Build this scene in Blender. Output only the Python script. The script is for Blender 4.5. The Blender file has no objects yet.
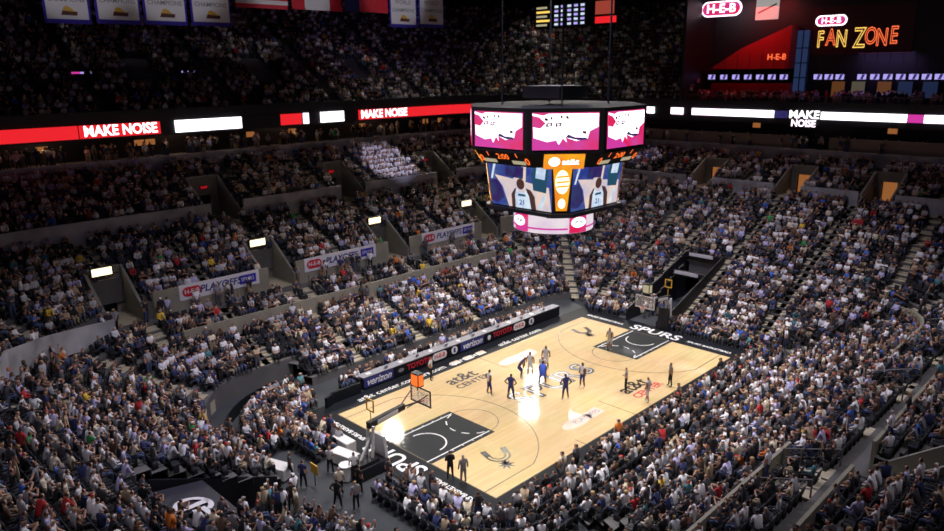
import bpy, bmesh, math, random
import numpy as np
from mathutils import Vector, Matrix
random.seed(7); RNG = np.random.default_rng(7)
PI = math.pi
S = bpy.context.scene
COL = S.collection
W, H, FPX = 944, 531, 733.4
CAM = Vector((-41.0, -32.45, 23.32))
CR = Vector((0.70287484, -0.71122281, -0.01136135)); CU = Vector((0.19129207, 0.17361462, 0.96605658)); CF = Vector((0.68510898, 0.6811902, -0.25808063))
def proj(x, y, z):
    d = Vector((x, y, z)) - CAM; k = d.dot(CF)
    if k < 1: return (-9999, -9999, k)
    return (W/2 + FPX*d.dot(CR)/k, H/2 - FPX*d.dot(CU)/k, k)
def seen(x, y, z, m=50):
    a, b, k = proj(x, y, z)
    return k > 1 and -m < a < W+m and -m < b < H+m

# ------------------------------------------------------------ materials
def mat(name, color, rough=.7, emit=None, strength=1.0, metal=0., noise=0., nscale=4., coat=0., spec=.4):
    m = bpy.data.materials.new(name); m.use_nodes = True
    nt = m.node_tree; b = nt.nodes['Principled BSDF']
    c = (*color, 1)
    b.inputs['Base Color'].default_value = c; b.inputs['Roughness'].default_value = rough
    b.inputs['Metallic'].default_value = metal; b.inputs['Specular IOR Level'].default_value = spec
    if coat: b.inputs['Coat Weight'].default_value = coat
    if noise:
        tc = nt.nodes.new('ShaderNodeTexCoord'); n = nt.nodes.new('ShaderNodeTexNoise'); n.inputs['Scale'].default_value = nscale
        n.inputs['Detail'].default_value = 4
        mx = nt.nodes.new('ShaderNodeMix'); mx.data_type = 'RGBA'
        mx.inputs[6].default_value = tuple(max(0, v*(1-noise)) for v in color) + (1,)
        mx.inputs[7].default_value = tuple(min(1, v*(1+noise)) for v in color) + (1,)
        nt.links.new(tc.outputs['Object'], n.inputs['Vector']); nt.links.new(n.outputs['Fac'], mx.inputs[0])
        nt.links.new(mx.outputs[2], b.inputs['Base Color'])
    if emit:
        b.inputs['Emission Color'].default_value = (*emit, 1); b.inputs['Emission Strength'].default_value = strength
    return m
def glow(name, c, s=1.0): return mat(name, (.02, .02, .02), .5, c, s)
M = {}
M['concrete'] = mat('arena concrete', (.10, .095, .10), .8, noise=.3, nscale=.8)
M['tread'] = mat('stand concrete', (.13, .125, .12), .8, noise=.3, nscale=.8)
M['stair'] = mat('stair concrete', (.50, .44, .31), .75, noise=.25, nscale=2)
M['floor'] = mat('dark event floor', (.045, .05, .055), .8, noise=.3, nscale=.5)
M['drape'] = mat('pale wall drape', (.40, .40, .43), .8, noise=.9, nscale=.5)
M['parapet'] = mat('olive beige wall panel', (.30, .28, .21), .7, noise=.2, nscale=1.)
M['tan'] = mat('tan fascia panel', (.30, .23, .18), .7, noise=.15, nscale=1.)
M['portalwall'] = mat('portal side wall', (.27, .26, .22), .7, noise=.2, nscale=1.)
M['dark'] = mat('near black metal', (.012, .012, .016), .5, noise=.2)
M['black'] = mat('black satin paint', (.010, .012, .016), .6, spec=.12)
M['roof'] = mat('dark roof deck', (.02, .018, .026), .9, noise=.3)
M['seat'] = mat('dark stand seat', (.022, .024, .030), .55)
M['steel'] = mat('grey rail steel', (.16, .155, .15), .5, metal=.3)
M['white'] = mat('white paint', (.85, .85, .84), .5)
M['whitevinyl'] = mat('white vinyl', (.78, .77, .80), .6)
M['red'] = mat('red print', (.62, .02, .04), .5)
M['navy'] = mat('navy print', (.03, .04, .22), .5)
M['bluebord'] = mat('royal blue cloth', (.045, .03, .42), .8)
M['yellow'] = mat('gold print', (.72, .42, .05), .5)
M['brownp'] = mat('dark brown print', (.10, .03, .02), .6)
M['greyp'] = mat('grey print', (.25, .25, .28), .6)
M['line'] = mat('thin dark court line', (.10, .06, .03), .4)
M['lettbk'] = mat('court letter black', (.015, .012, .012), .3)
M['lavender'] = mat('faded lavender court print', (.76, .60, .50), .3)
M['padw'] = mat('white vinyl pad', (.7, .7, .7), .5)
M['orange'] = mat('orange rim paint', (.8, .18, .03), .5)
M['net'] = mat('white net cord', (.8, .8, .8), .8)
M['tarp'] = mat('charcoal tarp', (.03, .03, .042), .6, noise=.25, nscale=1)
M['cloth'] = mat('white table cloth', (.7, .69, .66), .7)
gl = bpy.data.materials.new('clear board glass'); gl.use_nodes = True
_b = gl.node_tree.nodes['Principled BSDF']; _b.inputs['Base Color'].default_value = (.9, .92, .95, 1); _b.inputs['Alpha'].default_value = .22; _b.inputs['Roughness'].default_value = .1
M['glass'] = gl
M['e_white'] = glow('lit white panel', (1, .96, 1), 2.6)
M['e_whitepink'] = glow('lit pinkish white panel', (1, .82, .95), 2.4)
M['e_red'] = glow('lit red panel', (1, .02, .03), .85)
M['e_magenta'] = glow('lit magenta panel', (.8, .05, .45), .8)
M['e_crimson'] = glow('lit crimson panel', (.9, .01, .10), .85)
M['e_orange'] = glow('lit orange digits', (1, .16, .02), 1.3)
M['e_amber'] = glow('lit amber panel', (1, .42, .01), .95)
M['e_warm'] = glow('warm lit glass and corridor glow', (1, .36, .10), .28)
M['e_sign'] = glow('warm white sign light', (1, .82, .5), 2.2)
M['e_dim'] = glow('dim lit label', (.75, .66, .42), .55)
M['e_blue'] = glow('screen deep blue', (.03, .06, .36), .7)
M['e_beige'] = glow('screen beige court', (.85, .66, .56), .95)
M['e_pale'] = glow('screen pale jersey', (.72, .85, .95), .95)
M['e_skin'] = glow('screen brown skin', (.10, .04, .035), .7)
M['e_dkpurple'] = glow('screen dark purple', (.05, .02, .18), .6)
M['e_teal'] = glow('screen dark teal', (.02, .10, .18), .7)
M['e_lilac'] = glow('lilac lit ring', (.86, .68, .86), .85)
M['e_bluewin'] = glow('blue lit glazing', (.10, .18, .50), .16)
M['e_neony'] = glow('yellow neon', (1, .62, .12), 1.2)
M['e_neonr'] = glow('red orange neon', (1, .16, .05), 1.2)
M['e_purplescreen'] = glow('purple white screen', (.5, .42, 1), .9)
def swirl(key, c2, scale, d=3):
    nt = M[key].node_tree; b = nt.nodes['Principled BSDF']; c1 = tuple(b.inputs['Emission Color'].default_value)
    tc = nt.nodes.new('ShaderNodeTexCoord'); n = nt.nodes.new('ShaderNodeTexNoise'); n.inputs['Scale'].default_value = scale; n.inputs['Detail'].default_value = d
    r = nt.nodes.new('ShaderNodeMapRange'); r.inputs[1].default_value = .38; r.inputs[2].default_value = .66
    mx = nt.nodes.new('ShaderNodeMix'); mx.data_type = 'RGBA'; mx.inputs[6].default_value = c1; mx.inputs[7].default_value = (*c2, 1)
    nt.links.new(tc.outputs['Object'], n.inputs['Vector']); nt.links.new(n.outputs['Fac'], r.inputs[0]); nt.links.new(r.outputs[0], mx.inputs[0]); nt.links.new(mx.outputs[2], b.inputs['Emission Color'])
swirl('e_crimson', (.75,.06,.38), .7); swirl('e_blue', (.10,.16,.42), 1.2); swirl('e_beige', (.62,.55,.66), .9); swirl('e_pale', (.50,.62,.85), 2.)
swirl('e_amber', (.95,.24,.02), 1.1); swirl('e_lilac', (.98,.86,.92), .8); swirl('e_dkpurple', (.04,.07,.22), 2.)
M['redwall'] = mat('red painted wall', (.55, .02, .03), .6, noise=.2)

def court_wood():
    m = bpy.data.materials.new('maple court boards'); m.use_nodes = True
    nt = m.node_tree; b = nt.nodes['Principled BSDF']
    tc = nt.nodes.new('ShaderNodeTexCoord'); br = nt.nodes.new('ShaderNodeTexBrick')
    br.inputs['Scale'].default_value = 1.; br.inputs['Brick Width'].default_value = 2.4; br.inputs['Row Height'].default_value = .2
    br.inputs['Mortar Size'].default_value = .004; br.offset = .37
    br.inputs['Color1'].default_value = (.84, .63, .33, 1); br.inputs['Color2'].default_value = (.76, .55, .27, 1); br.inputs['Mortar'].default_value = (.62, .43, .21, 1)
    n = nt.nodes.new('ShaderNodeTexNoise'); n.inputs['Scale'].default_value = .25
    mx = nt.nodes.new('ShaderNodeMix'); mx.data_type = 'RGBA'; mx.blend_type = 'MULTIPLY'; mx.inputs[0].default_value = .25
    nt.links.new(tc.outputs['Object'], br.inputs['Vector']); nt.links.new(tc.outputs['Object'], n.inputs['Vector'])
    nt.links.new(br.outputs['Color'], mx.inputs[6]); nt.links.new(n.outputs['Color'], mx.inputs[7])
    nt.links.new(mx.outputs[2], b.inputs['Base Color'])
    b.inputs['Roughness'].default_value = .6; b.inputs['Specular IOR Level'].default_value = .12; b.inputs['Coat Weight'].default_value = .5; b.inputs['Coat Roughness'].default_value = .055
    return m
M['wood'] = court_wood()
M['lanepaint'] = mat('black lane paint', (.018, .022, .026), .6, spec=.15, coat=.35)
M['lanepaint'].node_tree.nodes['Principled BSDF'].inputs['Coat Roughness'].default_value = .06

# ------------------------------------------------------------ mesh helpers
class MB:
    def __init__(s): s.v = []; s.f = []; s.m = []
    def poly(s, pts, mi=0):
        i = len(s.v); s.v += [tuple(p) for p in pts]; s.f.append(tuple(range(i, i+len(pts)))); s.m.append(mi)
    def hexa(s, p, mi=0):   # 8 points: bottom 4 ccw, top 4 ccw
        i = len(s.v); s.v += [tuple(q) for q in p]
        for f in ((3,2,1,0),(4,5,6,7),(0,1,5,4),(1,2,6,5),(2,3,7,6),(3,0,4,7)):
            s.f.append(tuple(i+k for k in f)); s.m.append(mi)
    def box(s, c, d, mi=0, rz=0., taper=1.):
        cx, cy, cz = c; a, b, h = d[0]/2, d[1]/2, d[2]/2
        co, si = math.cos(rz), math.sin(rz); P = []
        for z, t in ((-h, 1), (h, taper)):
            for x, y in ((-a,-b),(a,-b),(a,b),(-a,b)):
                x *= t; y *= t; P.append((cx+x*co-y*si, cy+x*si+y*co, cz+z))
        s.hexa(P, mi)
    def tube(s, a, b, r, n=8, mi=0, r2=None):
        a = Vector(a); b = Vector(b); d = (b-a).normalized(); r2 = r if r2 is None else r2
        u = d.orthogonal().normalized(); w = d.cross(u); i = len(s.v)
        for c, rr in ((a, r), (b, r2)):
            for k in range(n):
                t = 2*PI*k/n; s.v.append(tuple(c + u*math.cos(t)*rr + w*math.sin(t)*rr))
        for k in range(n): s.f.append((i+k, i+(k+1)%n, i+n+(k+1)%n, i+n+k)); s.m.append(mi)
        s.f.append(tuple(i+k for k in range(n))[::-1]); s.m.append(mi); s.f.append(tuple(i+n+k for k in range(n))); s.m.append(mi)
    def build(s, name, mats, parent=None, smooth=False, loc=None):
        me = bpy.data.meshes.new(name); me.from_pydata(s.v, [], s.f)
        mats = mats if isinstance(mats, (list, tuple)) else [mats]
        for m in mats: me.materials.append(M[m] if isinstance(m, str) else m)
        if len(mats) > 1: me.polygons.foreach_set('material_index', s.m)
        if smooth: me.polygons.foreach_set('use_smooth', [True]*len(s.f))
        me.update()
        o = bpy.data.objects.new(name, me); COL.objects.link(o)
        if parent: o.parent = parent
        if loc: o.location = loc
        return o
def tag(o, label=None, cat=None, group=None, kind=None):
    if label: o['label'] = label
    if cat: o['category'] = cat
    if group: o['group'] = group
    if kind: o['kind'] = kind
    return o
def empty(name, loc=(0,0,0), rz=0.):
    o = bpy.data.objects.new(name, None); COL.objects.link(o); o.location = loc; o.rotation_euler = (0,0,rz); o.empty_display_size = .2
    return o
def text(name, s, org, xd, yd, size, m, parent=None, sx=1., off=0., ext=.004, shear=0., align='CENTER'):
    c = bpy.data.curves.new(name, 'FONT'); c.body = s; c.size = size; c.align_x = align; c.align_y = 'CENTER'
    c.extrude = ext; c.offset = off; c.shear = shear; c.resolution_u = 3
    c.materials.append(M[m] if isinstance(m, str) else m)
    t = bpy.data.objects.new('t', c); COL.objects.link(t)
    dg = bpy.context.evaluated_depsgraph_get(); me = bpy.data.meshes.new_from_object(t.evaluated_get(dg)); me.name = name
    bpy.data.objects.remove(t); bpy.data.curves.remove(c)
    o = bpy.data.objects.new(name, me); COL.objects.link(o)
    x = Vector(xd).normalized(); y = Vector(yd).normalized(); z = x.cross(y)
    mt = Matrix((x*sx, y, z)).transposed().to_4x4(); mt.translation = Vector(org)
    if parent:
        o.parent = parent; mt = Matrix.Translation(-wloc(parent)) @ mt
    o.matrix_local = mt
    return o
def oval(w, h, n=20):
    r = h/2; L = w/2-r; P = []
    for k in range(n+1): t = -PI/2+PI*k/n; P.append((L+r*math.cos(t), r*math.sin(t)))
    for k in range(n+1): t = PI/2+PI*k/n; P.append((-L+r*math.cos(t), r*math.sin(t)))
    return P
def ell(cx, cy, rx, ry, n=16): return [(cx+rx*math.cos(2*PI*k/n), cy+ry*math.sin(2*PI*k/n)) for k in range(n)]

# a flat frame for pictures: origin, u, v directions; layers stand off by small steps
def wloc(o):
    v = Vector((0,0,0))
    while o: v += o.location; o = o.parent
    return v
class Frame:
    def __init__(s, o, u, v): s.o = Vector(o); s.u = Vector(u).normalized(); s.v = Vector(v).normalized(); s.n = s.u.cross(s.v)
    def P(s, u, v, w=0): return s.o + s.u*u + s.v*v + s.n*w
    def shape(s, pts, name, m, parent=None, w=.01, t=.01):
        mb = MB(); n = len(pts)
        lo = [s.P(a, b, w-t) for a, b in pts]; hi = [s.P(a, b, w) for a, b in pts]
        mb.poly(hi)
        for k in range(n): mb.poly([lo[k], lo[(k+1)%n], hi[(k+1)%n], hi[k]])
        if parent:
            off = wloc(parent); mb.v = [tuple(Vector(q)-off) for q in mb.v]
        return mb.build(name, m, parent)
    def rect(s, u0, u1, v0, v1, name, m, parent=None, w=.01, t=.01):
        return s.shape([(u0,v0),(u1,v0),(u1,v1),(u0,v1)], name, m, parent, w, t)
    def text(s, st, u, v, size, m, parent=None, w=.02, name='lettering', **k):
        return text(name, st, s.P(u, v, w), s.u, s.v, size, m, parent, **k)

# ------------------------------------------------------------ the ring the stands follow
A0, B0 = 14.325, 7.62
NT = 480
def ring_t(d, t, r_off=0.):
    """point, outward normal at parameter t in [0,8): straights and corners alternate, ccw from the middle of the +x end."""
    R = .55*d+1.5; a = A0+d; b = B0+d; lx = a-R; ly = b-R
    t = t % 8; q = int((t+1)//2) % 4; f = (t+1) % 2   # side index, position on side+corner
    # each side takes [0,1.2), each corner [1.2,2)
    if f < 1.2:
        k = f/1.2*2-1
        if q == 0: return (a, k*ly, 1., 0.)
        if q == 1: return (-k*lx, b, 0., 1.)
        if q == 2: return (-a, -k*ly, -1., 0.)
        return (k*lx, -b, 0., -1.)
    th = (f-1.2)/.8*PI/2 + q*PI/2
    cx = lx if q in (0, 3) else -lx; cy = ly if q in (0, 1) else -ly
    c, s = math.cos(th), math.sin(th)
    return (cx+R*c, cy+R*s, c, s)
def wside(nx, ny):
    w = ny*ny; return w*w*(3-2*w)
def zz(zs, ze, nx, ny, d=None):
    w = wside(nx, ny)
    if nx < 0 and d is not None: # the near baseline end starts a little further back
        ze = ze - max(0, .9*(1-(d-7.5)/12)) if d > 4 else ze
        ze = max(ze, .02)
    return zs*w + ze*(1-w)
ROWS = []   # (d0, d1, zs, ze, block)
for i in range(9): ROWS.append((4.6+.86*i, 4.6+.86*(i+1), .32+.32*i, None, 'A'))
for i in range(3): ROWS.append((12.34+.9*i, 12.34+.9*(i+1), 3.75+.33*i, None, 'B'))
for i in range(2): ROWS.append((15.04+.78*i, 15.04+.78*(i+1), 4.6, None, 'W'))
for i in range(10): ROWS.append((16.6+.87*i, 16.6+.87*(i+1), 6.0+.37*i, None, 'C'))
for i in range(8): ROWS.append((25.3+.95*i, 25.3+.95*(i+1), 10.9+.42*i, 10.3+.27*i, 'D'))
ROWS = [(a, b, zs, (.3+(a-4.6)*.445) if ze is None else ze, k) for a, b, zs, ze, k in ROWS]
CONC = (32.9, 38.5, 15.0, 13.5)
UPPER = [(34.6+.85*i, 34.6+.85*(i+1), 19.2+.52*i) for i in range(27)]
def zrow(row, nx, ny): return zz(row[2], row[3], nx, ny, row[0])

# portals: (side, position) -- side 'N' is the scorers' side, 'E' the far baseline
PN = [-21.8, -8.2, 5.3, 18.8]
PN2 = [-8.6, 6.4, 20.5]; PE2 = [9.5, -1., -9.8, -19.]
AIS_N = [-28.5, -21.8, -15.0, -8.2, -1.5, 5.3, 12.0, 18.8, 25.5]
AIS_E = [15.5, 8.8, 4.6, -.8, -8., -15.5]
def on_n(x, y, ny): return ny > .75
def portal_low(x, y, nx, ny, d):
    if abs(ny) > .8 and 16.55 < d < 20.4: return any(abs(x-p) < 1.55 for p in PN)
    return False
def portal_high(x, y, nx, ny, d):
    if 25.2 < d < 29.6:
        if ny > .8: return any(abs(x-p) < 1.7 for p in PN2)
        if nx > .8: return any(abs(y-p) < 1.6 for p in PE2)
    return False
def tunnel_e(x, y, nx, d): return nx > .6 and 0 < y < 3.9 and d < 13.2
def tunnel_w(x, y, nx, d): return nx < -.6 and -4.4 < y < 1.6 and d < 16.7
def cornerwalk(x, y, d): # floor path round the corner between the courtside block and the stands
    return x < -13 and d < 8.2
def hole(x, y, nx, ny, d):
    return portal_low(x, y, nx, ny, d) or portal_high(x, y, nx, ny, d) or tunnel_e(x, y, nx, d) or tunnel_w(x, y, nx, d) or cornerwalk(x, y, d) or (ny > .7 and d < 5.2)
def is_aisle(x, y, nx, ny, d, blk):
    if abs(ny) > .93:
        hw = .62
        if blk == 'A': hw = .55
        L = AIS_N if blk != 'D' else [p+3.3 for p in PN2]+[p-3.3 for p in PN2]
        if blk == 'B': L = [p-1.0 for p in PN]+[p+1.0 for p in PN]+[p+6.8 for p in PN]
        if blk == 'C': L = AIS_N if d > 20.4 else [p-6.7 for p in PN]+[26]
        return any(abs(x-p) < hw for p in L)
    if abs(nx) > .93: return any(abs(y-p) < .62 for p in (AIS_E if nx > 0 else (15.5, 9.5, -8, -15.5)))
    cx = math.copysign(A0-3, x); cy = math.copysign(B0-3, y)
    th = math.degrees(math.atan2(abs(y-cy), abs(x-cx))); r = math.hypot(x-cx, y-cy)
    return any(abs(th-q)*PI/180*r < .62 for q in (28, 45, 62))

TS = [8*k/NT for k in range(NT)]
def terrace(name, rows, matl, zf, check=True):
    mb = MB(); prev = None
    for ri, row in enumerate(rows):
        for k in range(NT):
            t0, t1 = TS[k], TS[k]+8/NT
            a0 = ring_t(row[0], t0); a1 = ring_t(row[0], t1); b0 = ring_t(row[1], t0); b1 = ring_t(row[1], t1)
            mx, my = (a0[0]+b1[0])/2, (a0[1]+b1[1])/2; nx, ny = a0[2], a0[3]
            z0 = zf(row, a0[2], a0[3]); z1 = zf(row, a1[2], a1[3])
            if not seen(mx, my, z0, 90): continue
            if check and hole(mx, my, nx, ny, (row[0]+row[1])/2): continue
            mb.poly([(a0[0],a0[1],z0),(b0[0],b0[1],z0),(b1[0],b1[1],z1),(a1[0],a1[1],z1)])
            if ri and rows[ri-1][1] > row[0]-.01:
                p0 = zf(rows[ri-1], a0[2], a0[3]); p1 = zf(rows[ri-1], a1[2], a1[3])
                if check and hole(mx, my, nx, ny, row[0]-.3): p0 = p1 = min(p0, z0)-1.6
            else: p0 = p1 = -.05 if z0 < 5 else z0-1.0
            mb.poly([(a0[0],a0[1],p0),(a0[0],a0[1],z0),(a1[0],a1[1],z1),(a1[0],a1[1],p1)])
    return tag(mb.build(name, matl), kind='structure')
terrace('floor_lower_terrace', [r for r in ROWS if r[4] in 'ABWC'], 'tread', zrow)
terrace('floor_middle_terrace', [r for r in ROWS if r[4] == 'D']+[(CONC[0], CONC[1], CONC[2], CONC[3], 'K')], 'tread', lambda r, nx, ny: zz(r[2], r[3], nx, ny))
def up_z(r, nx, ny): return r[2] - .6*(1-wside(nx, ny))
mbu = MB()
def fan_side(x, y): return x > 20 and y < 17.5
def upper_terrace():
    mb = MB()
    for ri, row in enumerate(UPPER):
        for k in range(NT):
            t0, t1 = TS[k], TS[k]+8/NT
            a0 = ring_t(row[0], t0); a1 = ring_t(row[0], t1); b0 = ring_t(row[1], t0); b1 = ring_t(row[1], t1)
            if fan_side(a0[0], a0[1]): continue
            z0 = up_z(row, a0[2], a0[3]); z1 = up_z(row, a1[2], a1[3])
            if a0[0] < -27 or a0[1] < 0 or not seen(a0[0], a0[1], z0, 90): continue
            mb.poly([(a0[0],a0[1],z0),(b0[0],b0[1],z0),(b1[0],b1[1],z1),(a1[0],a1[1],z1)])
            mb.poly([(a0[0],a0[1],z0-.55),(a0[0],a0[1],z0),(a1[0],a1[1],z1),(a1[0],a1[1],z1-.55)])
    return tag(mb.build('floor_upper_terrace', 'tread'), kind='structure')
upper_terrace()

def wallstrip(name, d, z0f, z1f, matl, pred=lambda x, y, nx, ny: True, th=.16, smooth=False):
    """one continuous wall of real thickness along the ring, wherever pred holds"""
    mb = MB()
    for k in range(NT):
        t0, t1 = TS[k], TS[k]+8/NT
        a0 = ring_t(d, t0); a1 = ring_t(d, t1); b0 = ring_t(d+th, t0); b1 = ring_t(d+th, t1)
        if not pred((a0[0]+a1[0])/2, (a0[1]+a1[1])/2, a0[2], a0[3]): continue
        l0, l1 = z0f(a0[2], a0[3]), z0f(a1[2], a1[3]); h0, h1 = z1f(a0[2], a0[3]), z1f(a1[2], a1[3])
        if not seen(a0[0], a0[1], h0, 90) or h0-l0 < .05: continue
        mb.hexa([(a0[0],a0[1],l0),(b0[0],b0[1],l0),(b1[0],b1[1],l1),(a1[0],a1[1],l1),(a0[0],a0[1],h0),(b0[0],b0[1],h0),(b1[0],b1[1],h1),(a1[0],a1[1],h1)])
    return tag(mb.build(name, matl), kind='structure')
W_ = wside
rA7 = ROWS[8]; rB0 = ROWS[9]; rW = ROWS[12]; rC0 = ROWS[14]; rC9 = ROWS[23]; rD0 = ROWS[24]; rD7 = ROWS[31]
wallstrip('wall_box_front', 12.16, lambda a, b: zrow(rA7, a, b), lambda a, b: zrow(rB0, a, b)+.75*W_(a, b), 'parapet', lambda x, y, a, b: abs(b) > .55 and (-19.4 < x < 15 if y > 0 else (x < -5 or x > 10)))
wallstrip('wall_banner', 16.42, lambda a, b: zrow(rW, a, b), lambda a, b: zrow(rC0, a, b)+.75*W_(a, b), 'parapet', lambda x, y, a, b: abs(b) > .55 and (y < 0 or x > -19.8) and not any(abs(x-p) < 1.6 for p in PN))
wallstrip('wall_drape_lower', 25.1, lambda a, b: zrow(rC9, a, b)-.1, lambda a, b: zz(rD0[2], rD0[3], a, b)+.55, 'drape', lambda x, y, a, b: not portal_high(x, y, a, b, 26) and not (y < 0 and b < -.7))
wallstrip('wall_drape_upper', 32.75, lambda a, b: zz(rD7[2], rD7[3], a, b), lambda a, b: zz(CONC[2], CONC[3], a, b)+.45, 'drape', lambda x, y, a, b: b > -.5)
# right hand club level fascia
wallstrip('wall_club_fascia', 33.9, lambda a, b: 13.4, lambda a, b: 15.3, 'tan', lambda x, y, a, b: a > .8 and not (-1.5 < y < 2.2))
wallstrip('wall_suite_back', 38.5, lambda a, b: zz(CONC[2], CONC[3], a, b), lambda a, b: 19.3, 'dark', lambda x, y, a, b: b > -.7, th=.3)
wallstrip('wall_upper_front', 34.35, lambda a, b: 17.3-.7*(1-W_(a, b)), lambda a, b: 19.9-.7*(1-W_(a, b)), 'dark', lambda x, y, a, b: b > -.6, th=.22)
# floor, outer walls and roof
mb = MB(); mb.poly([(-60,-60,-.06),(90,-60,-.06),(90,90,-.06),(-60,90,-.06)]); tag(mb.build('floor', 'floor'), kind='structure')
mb = MB(); mb.box((12, 12, 40.3), (150, 150, .4)); tag(mb.build('ceiling', 'roof'), kind='structure')
mb = MB(); mb.box((10, 68, 20), (140, .5, 41)); tag(mb.build('wall_north', 'roof'), kind='structure')
mb = MB(); mb.box((74, 12, 20), (.5, 112, 41)); tag(mb.build('wall_east', 'roof'), kind='structure')
# club/plaza deck at the far end
mb = MB(); mb.hexa([(49,-45,18.3),(73,-45,18.3),(73,17.6,18.3),(49,17.6,18.3),(49,-45,18.6),(73,-45,18.6),(73,17.6,18.6),(49,17.6,18.6)])
tag(mb.build('floor_plaza_deck', 'concrete'), kind='structure')
mb = MB(); mb.box((57.2, -13, 26), (.4, 62, 15.)); tag(mb.build('wall_plaza_back', 'dark'), kind='structure')
mb = MB(); mb.box((60, 17.8, 27), (22, .4, 17.)); tag(mb.build('wall_plaza_side', 'dark'), kind='structure')

# the pale wall that climbs the near corner beside the stairs
def slopewall(name, pts, h, matl, th=.18):
    mb = MB()
    for (x0,y0,z0),(x1,y1,z1) in zip(pts, pts[1:]):
        d = Vector((x1-x0, y1-y0, 0)).normalized(); n = Vector((-d.y, d.x, 0))*th
        mb.hexa([(x0,y0,z0-1),(x1,y1,z1-1),(x1+n.x,y1+n.y,z1-1),(x0+n.x,y0+n.y,z0-1),(x0,y0,z0+h),(x1,y1,z1+h),(x1+n.x,y1+n.y,z1+h),(x0+n.x,y0+n.y,z0+h)])
    return tag(mb.build(name, matl), kind='structure')
slopewall('wall_corner_stair', [(-23.2,23.0,5.0),(-25.5,21.6,5.4),(-28.6,19.0,6.2),(-31.8,15.5,7.0),(-33.2,11.5,7.3)], .7, 'drape')

# portals cut into the stands
def portal(x, ddir, base, top, depth, half, d0, name='wall_portal', warm=False, floor_m='stair'):
    """side walls, back wall with a dark doorway; ddir 'N','E','S' outward"""
    def T(u, v, z):  # u along the side, v outward distance from the court edge
        if ddir == 'N': return (x+u, B0+v, z)
        if ddir == 'S': return (x+u, -B0-v, z)
        return (A0+v, x+u, z)
    mb = MB()
    for s in (-1, 1):
        a, b = s*half, s*(half+.22)
        mb.hexa([T(a,d0,base-.3),T(b,d0,base-.3),T(b,d0+depth,base-.3),T(a,d0+depth,base-.3),T(a,d0,base+1.0),T(b,d0,base+1.0),T(b,d0+depth,top+.9),T(a,d0+depth,top+.9)])
    mb.hexa([T(-half,d0+depth,base+2.1),T(half,d0+depth,base+2.1),T(half,d0+depth+.22,base+2.1),T(-half,d0+depth+.22,base+2.1),T(-half,d0+depth,top+.9),T(half,d0+depth,top+.9),T(half,d0+depth+.22,top+.9),T(-half,d0+depth+.22,top+.9)])
    for s in (-1, 1):
        a, b = s*half, s*.75
        mb.hexa([T(a,d0+depth,base-.3),T(b,d0+depth,base-.3),T(b,d0+depth+.22,base-.3),T(a,d0+depth+.22,base-.3),T(a,d0+depth,base+2.1),T(b,d0+depth,base+2.1),T(b,d0+depth+.22,base+2.1),T(a,d0+depth+.22,base+2.1)])
    tag(mb.build(name, 'portalwall'), kind='structure')
    mb = MB(); mb.poly([T(-half,d0-.1,base),T(half,d0-.1,base),T(half,d0+depth+4,base),T(-half,d0+depth+4,base)])
    tag(mb.build('floor_portal', floor_m), kind='structure')
    mb = MB(); mb.poly([T(-.75,d0+depth+.6,base),T(.75,d0+depth+.6,base),T(.75,d0+depth+.6,base+2.1),T(-.75,d0+depth+.6,base+2.1)])
    tag(mb.build('wall_corridor_shade_glow', 'e_warm' if warm else 'dark'), kind='structure')
SIGN_L = ['lit white sign over the stair portal nearest the pale corner wall', 'lit white sign over the portal left of the middle playoffs banner',
          'lit white sign over the portal right of the middle playoffs banner', 'lit white sign over the portal beside the hanging scoreboard ring']
for i, p in enumerate(PN):
    portal(p, 'N', 4.6, 7.6, 3.8, 1.3, 16.6)
    s = empty('portal_sign', (p-.2, B0+20.1, 7.9)); tag(s, SIGN_L[i], 'sign', 'lit signs over the stand portals')
    mb = MB(); mb.box((0, 0, .35), (1.7, .22, .78)); mb.build('sign_case', 'dark', s)
    mb = MB(); mb.box((0, -.13, .35), (1.5, .06, .6)); mb.build('light_panel', 'e_sign', s)
for p in PN[:3]: portal(p, 'S', 4.6, 7.6, 3.8, 1.3, 16.6)
for p in PN2: portal(p, 'N', 9.5, 12.6, 4.2, 1.5, 25.3)
for p in PE2: portal(p, 'E', 9.4, 11.6, 4.2, 1.35, 25.3, warm=True)
EX = ['red lit exit sign over the upper portal nearest the left edge', 'red lit exit sign over the upper portal behind the middle banner', 'red lit exit sign over the upper portal beside the spotlit fans']
for p, l in zip(PN2, EX):
    o = empty('exit_sign', (p, B0+29.3, 12.2)); tag(o, l, 'sign', 'red exit signs')
    mb = MB(); mb.box((0,0,.2), (.75,.12,.36)); mb.build('sign_case', 'dark', o)
    text('lettering', 'EXIT', (p, B0+29.2, 12.4), (1,0,0), (0,0,1), .34, 'e_red', o)

# end tunnels
mb = MB()
for y in (-.12, 3.9):
    mb.hexa([(16.5,y,-.05),(27.5,y,-.05),(27.5,y+.14,-.05),(16.5,y+.14,-.05),(16.5,y,1.1),(27.5,y,4.9),(27.5,y+.14,4.9),(16.5,y+.14,1.1)])
tag(mb.build('wall_far_tunnel', 'dark'), kind='structure')
for i, (x, z) in enumerate(((27.5, 4.3), (24.6, 3.0))):
    o = empty('tunnel_light', (x, 1.95, z)); tag(o, ['white strip light over the back of the far team tunnel', 'white strip light over the front of the far team tunnel'][i], 'light', 'tunnel strip lights')
    mb = MB(); mb.box((0,0,.2), (.5,3.9,.5)); mb.build('housing', 'dark', o)
    mb = MB(); mb.box((-.27,.3,.28), (.08,2.6,.34)); mb.build('diffuser', 'whitevinyl', o)
mb = MB()
for y in (-4.55, 1.6):
    mb.hexa([(-31,y,-.05),(-22.6,y,-.05),(-22.6,y+.15,-.05),(-31,y+.15,-.05),(-31,y,4.6),(-22.6,y,1.2),(-22.6,y+.15,1.2),(-31,y+.15,4.6)])
tag(mb.build('wall_near_tunnel', 'dark'), kind='structure')

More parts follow.
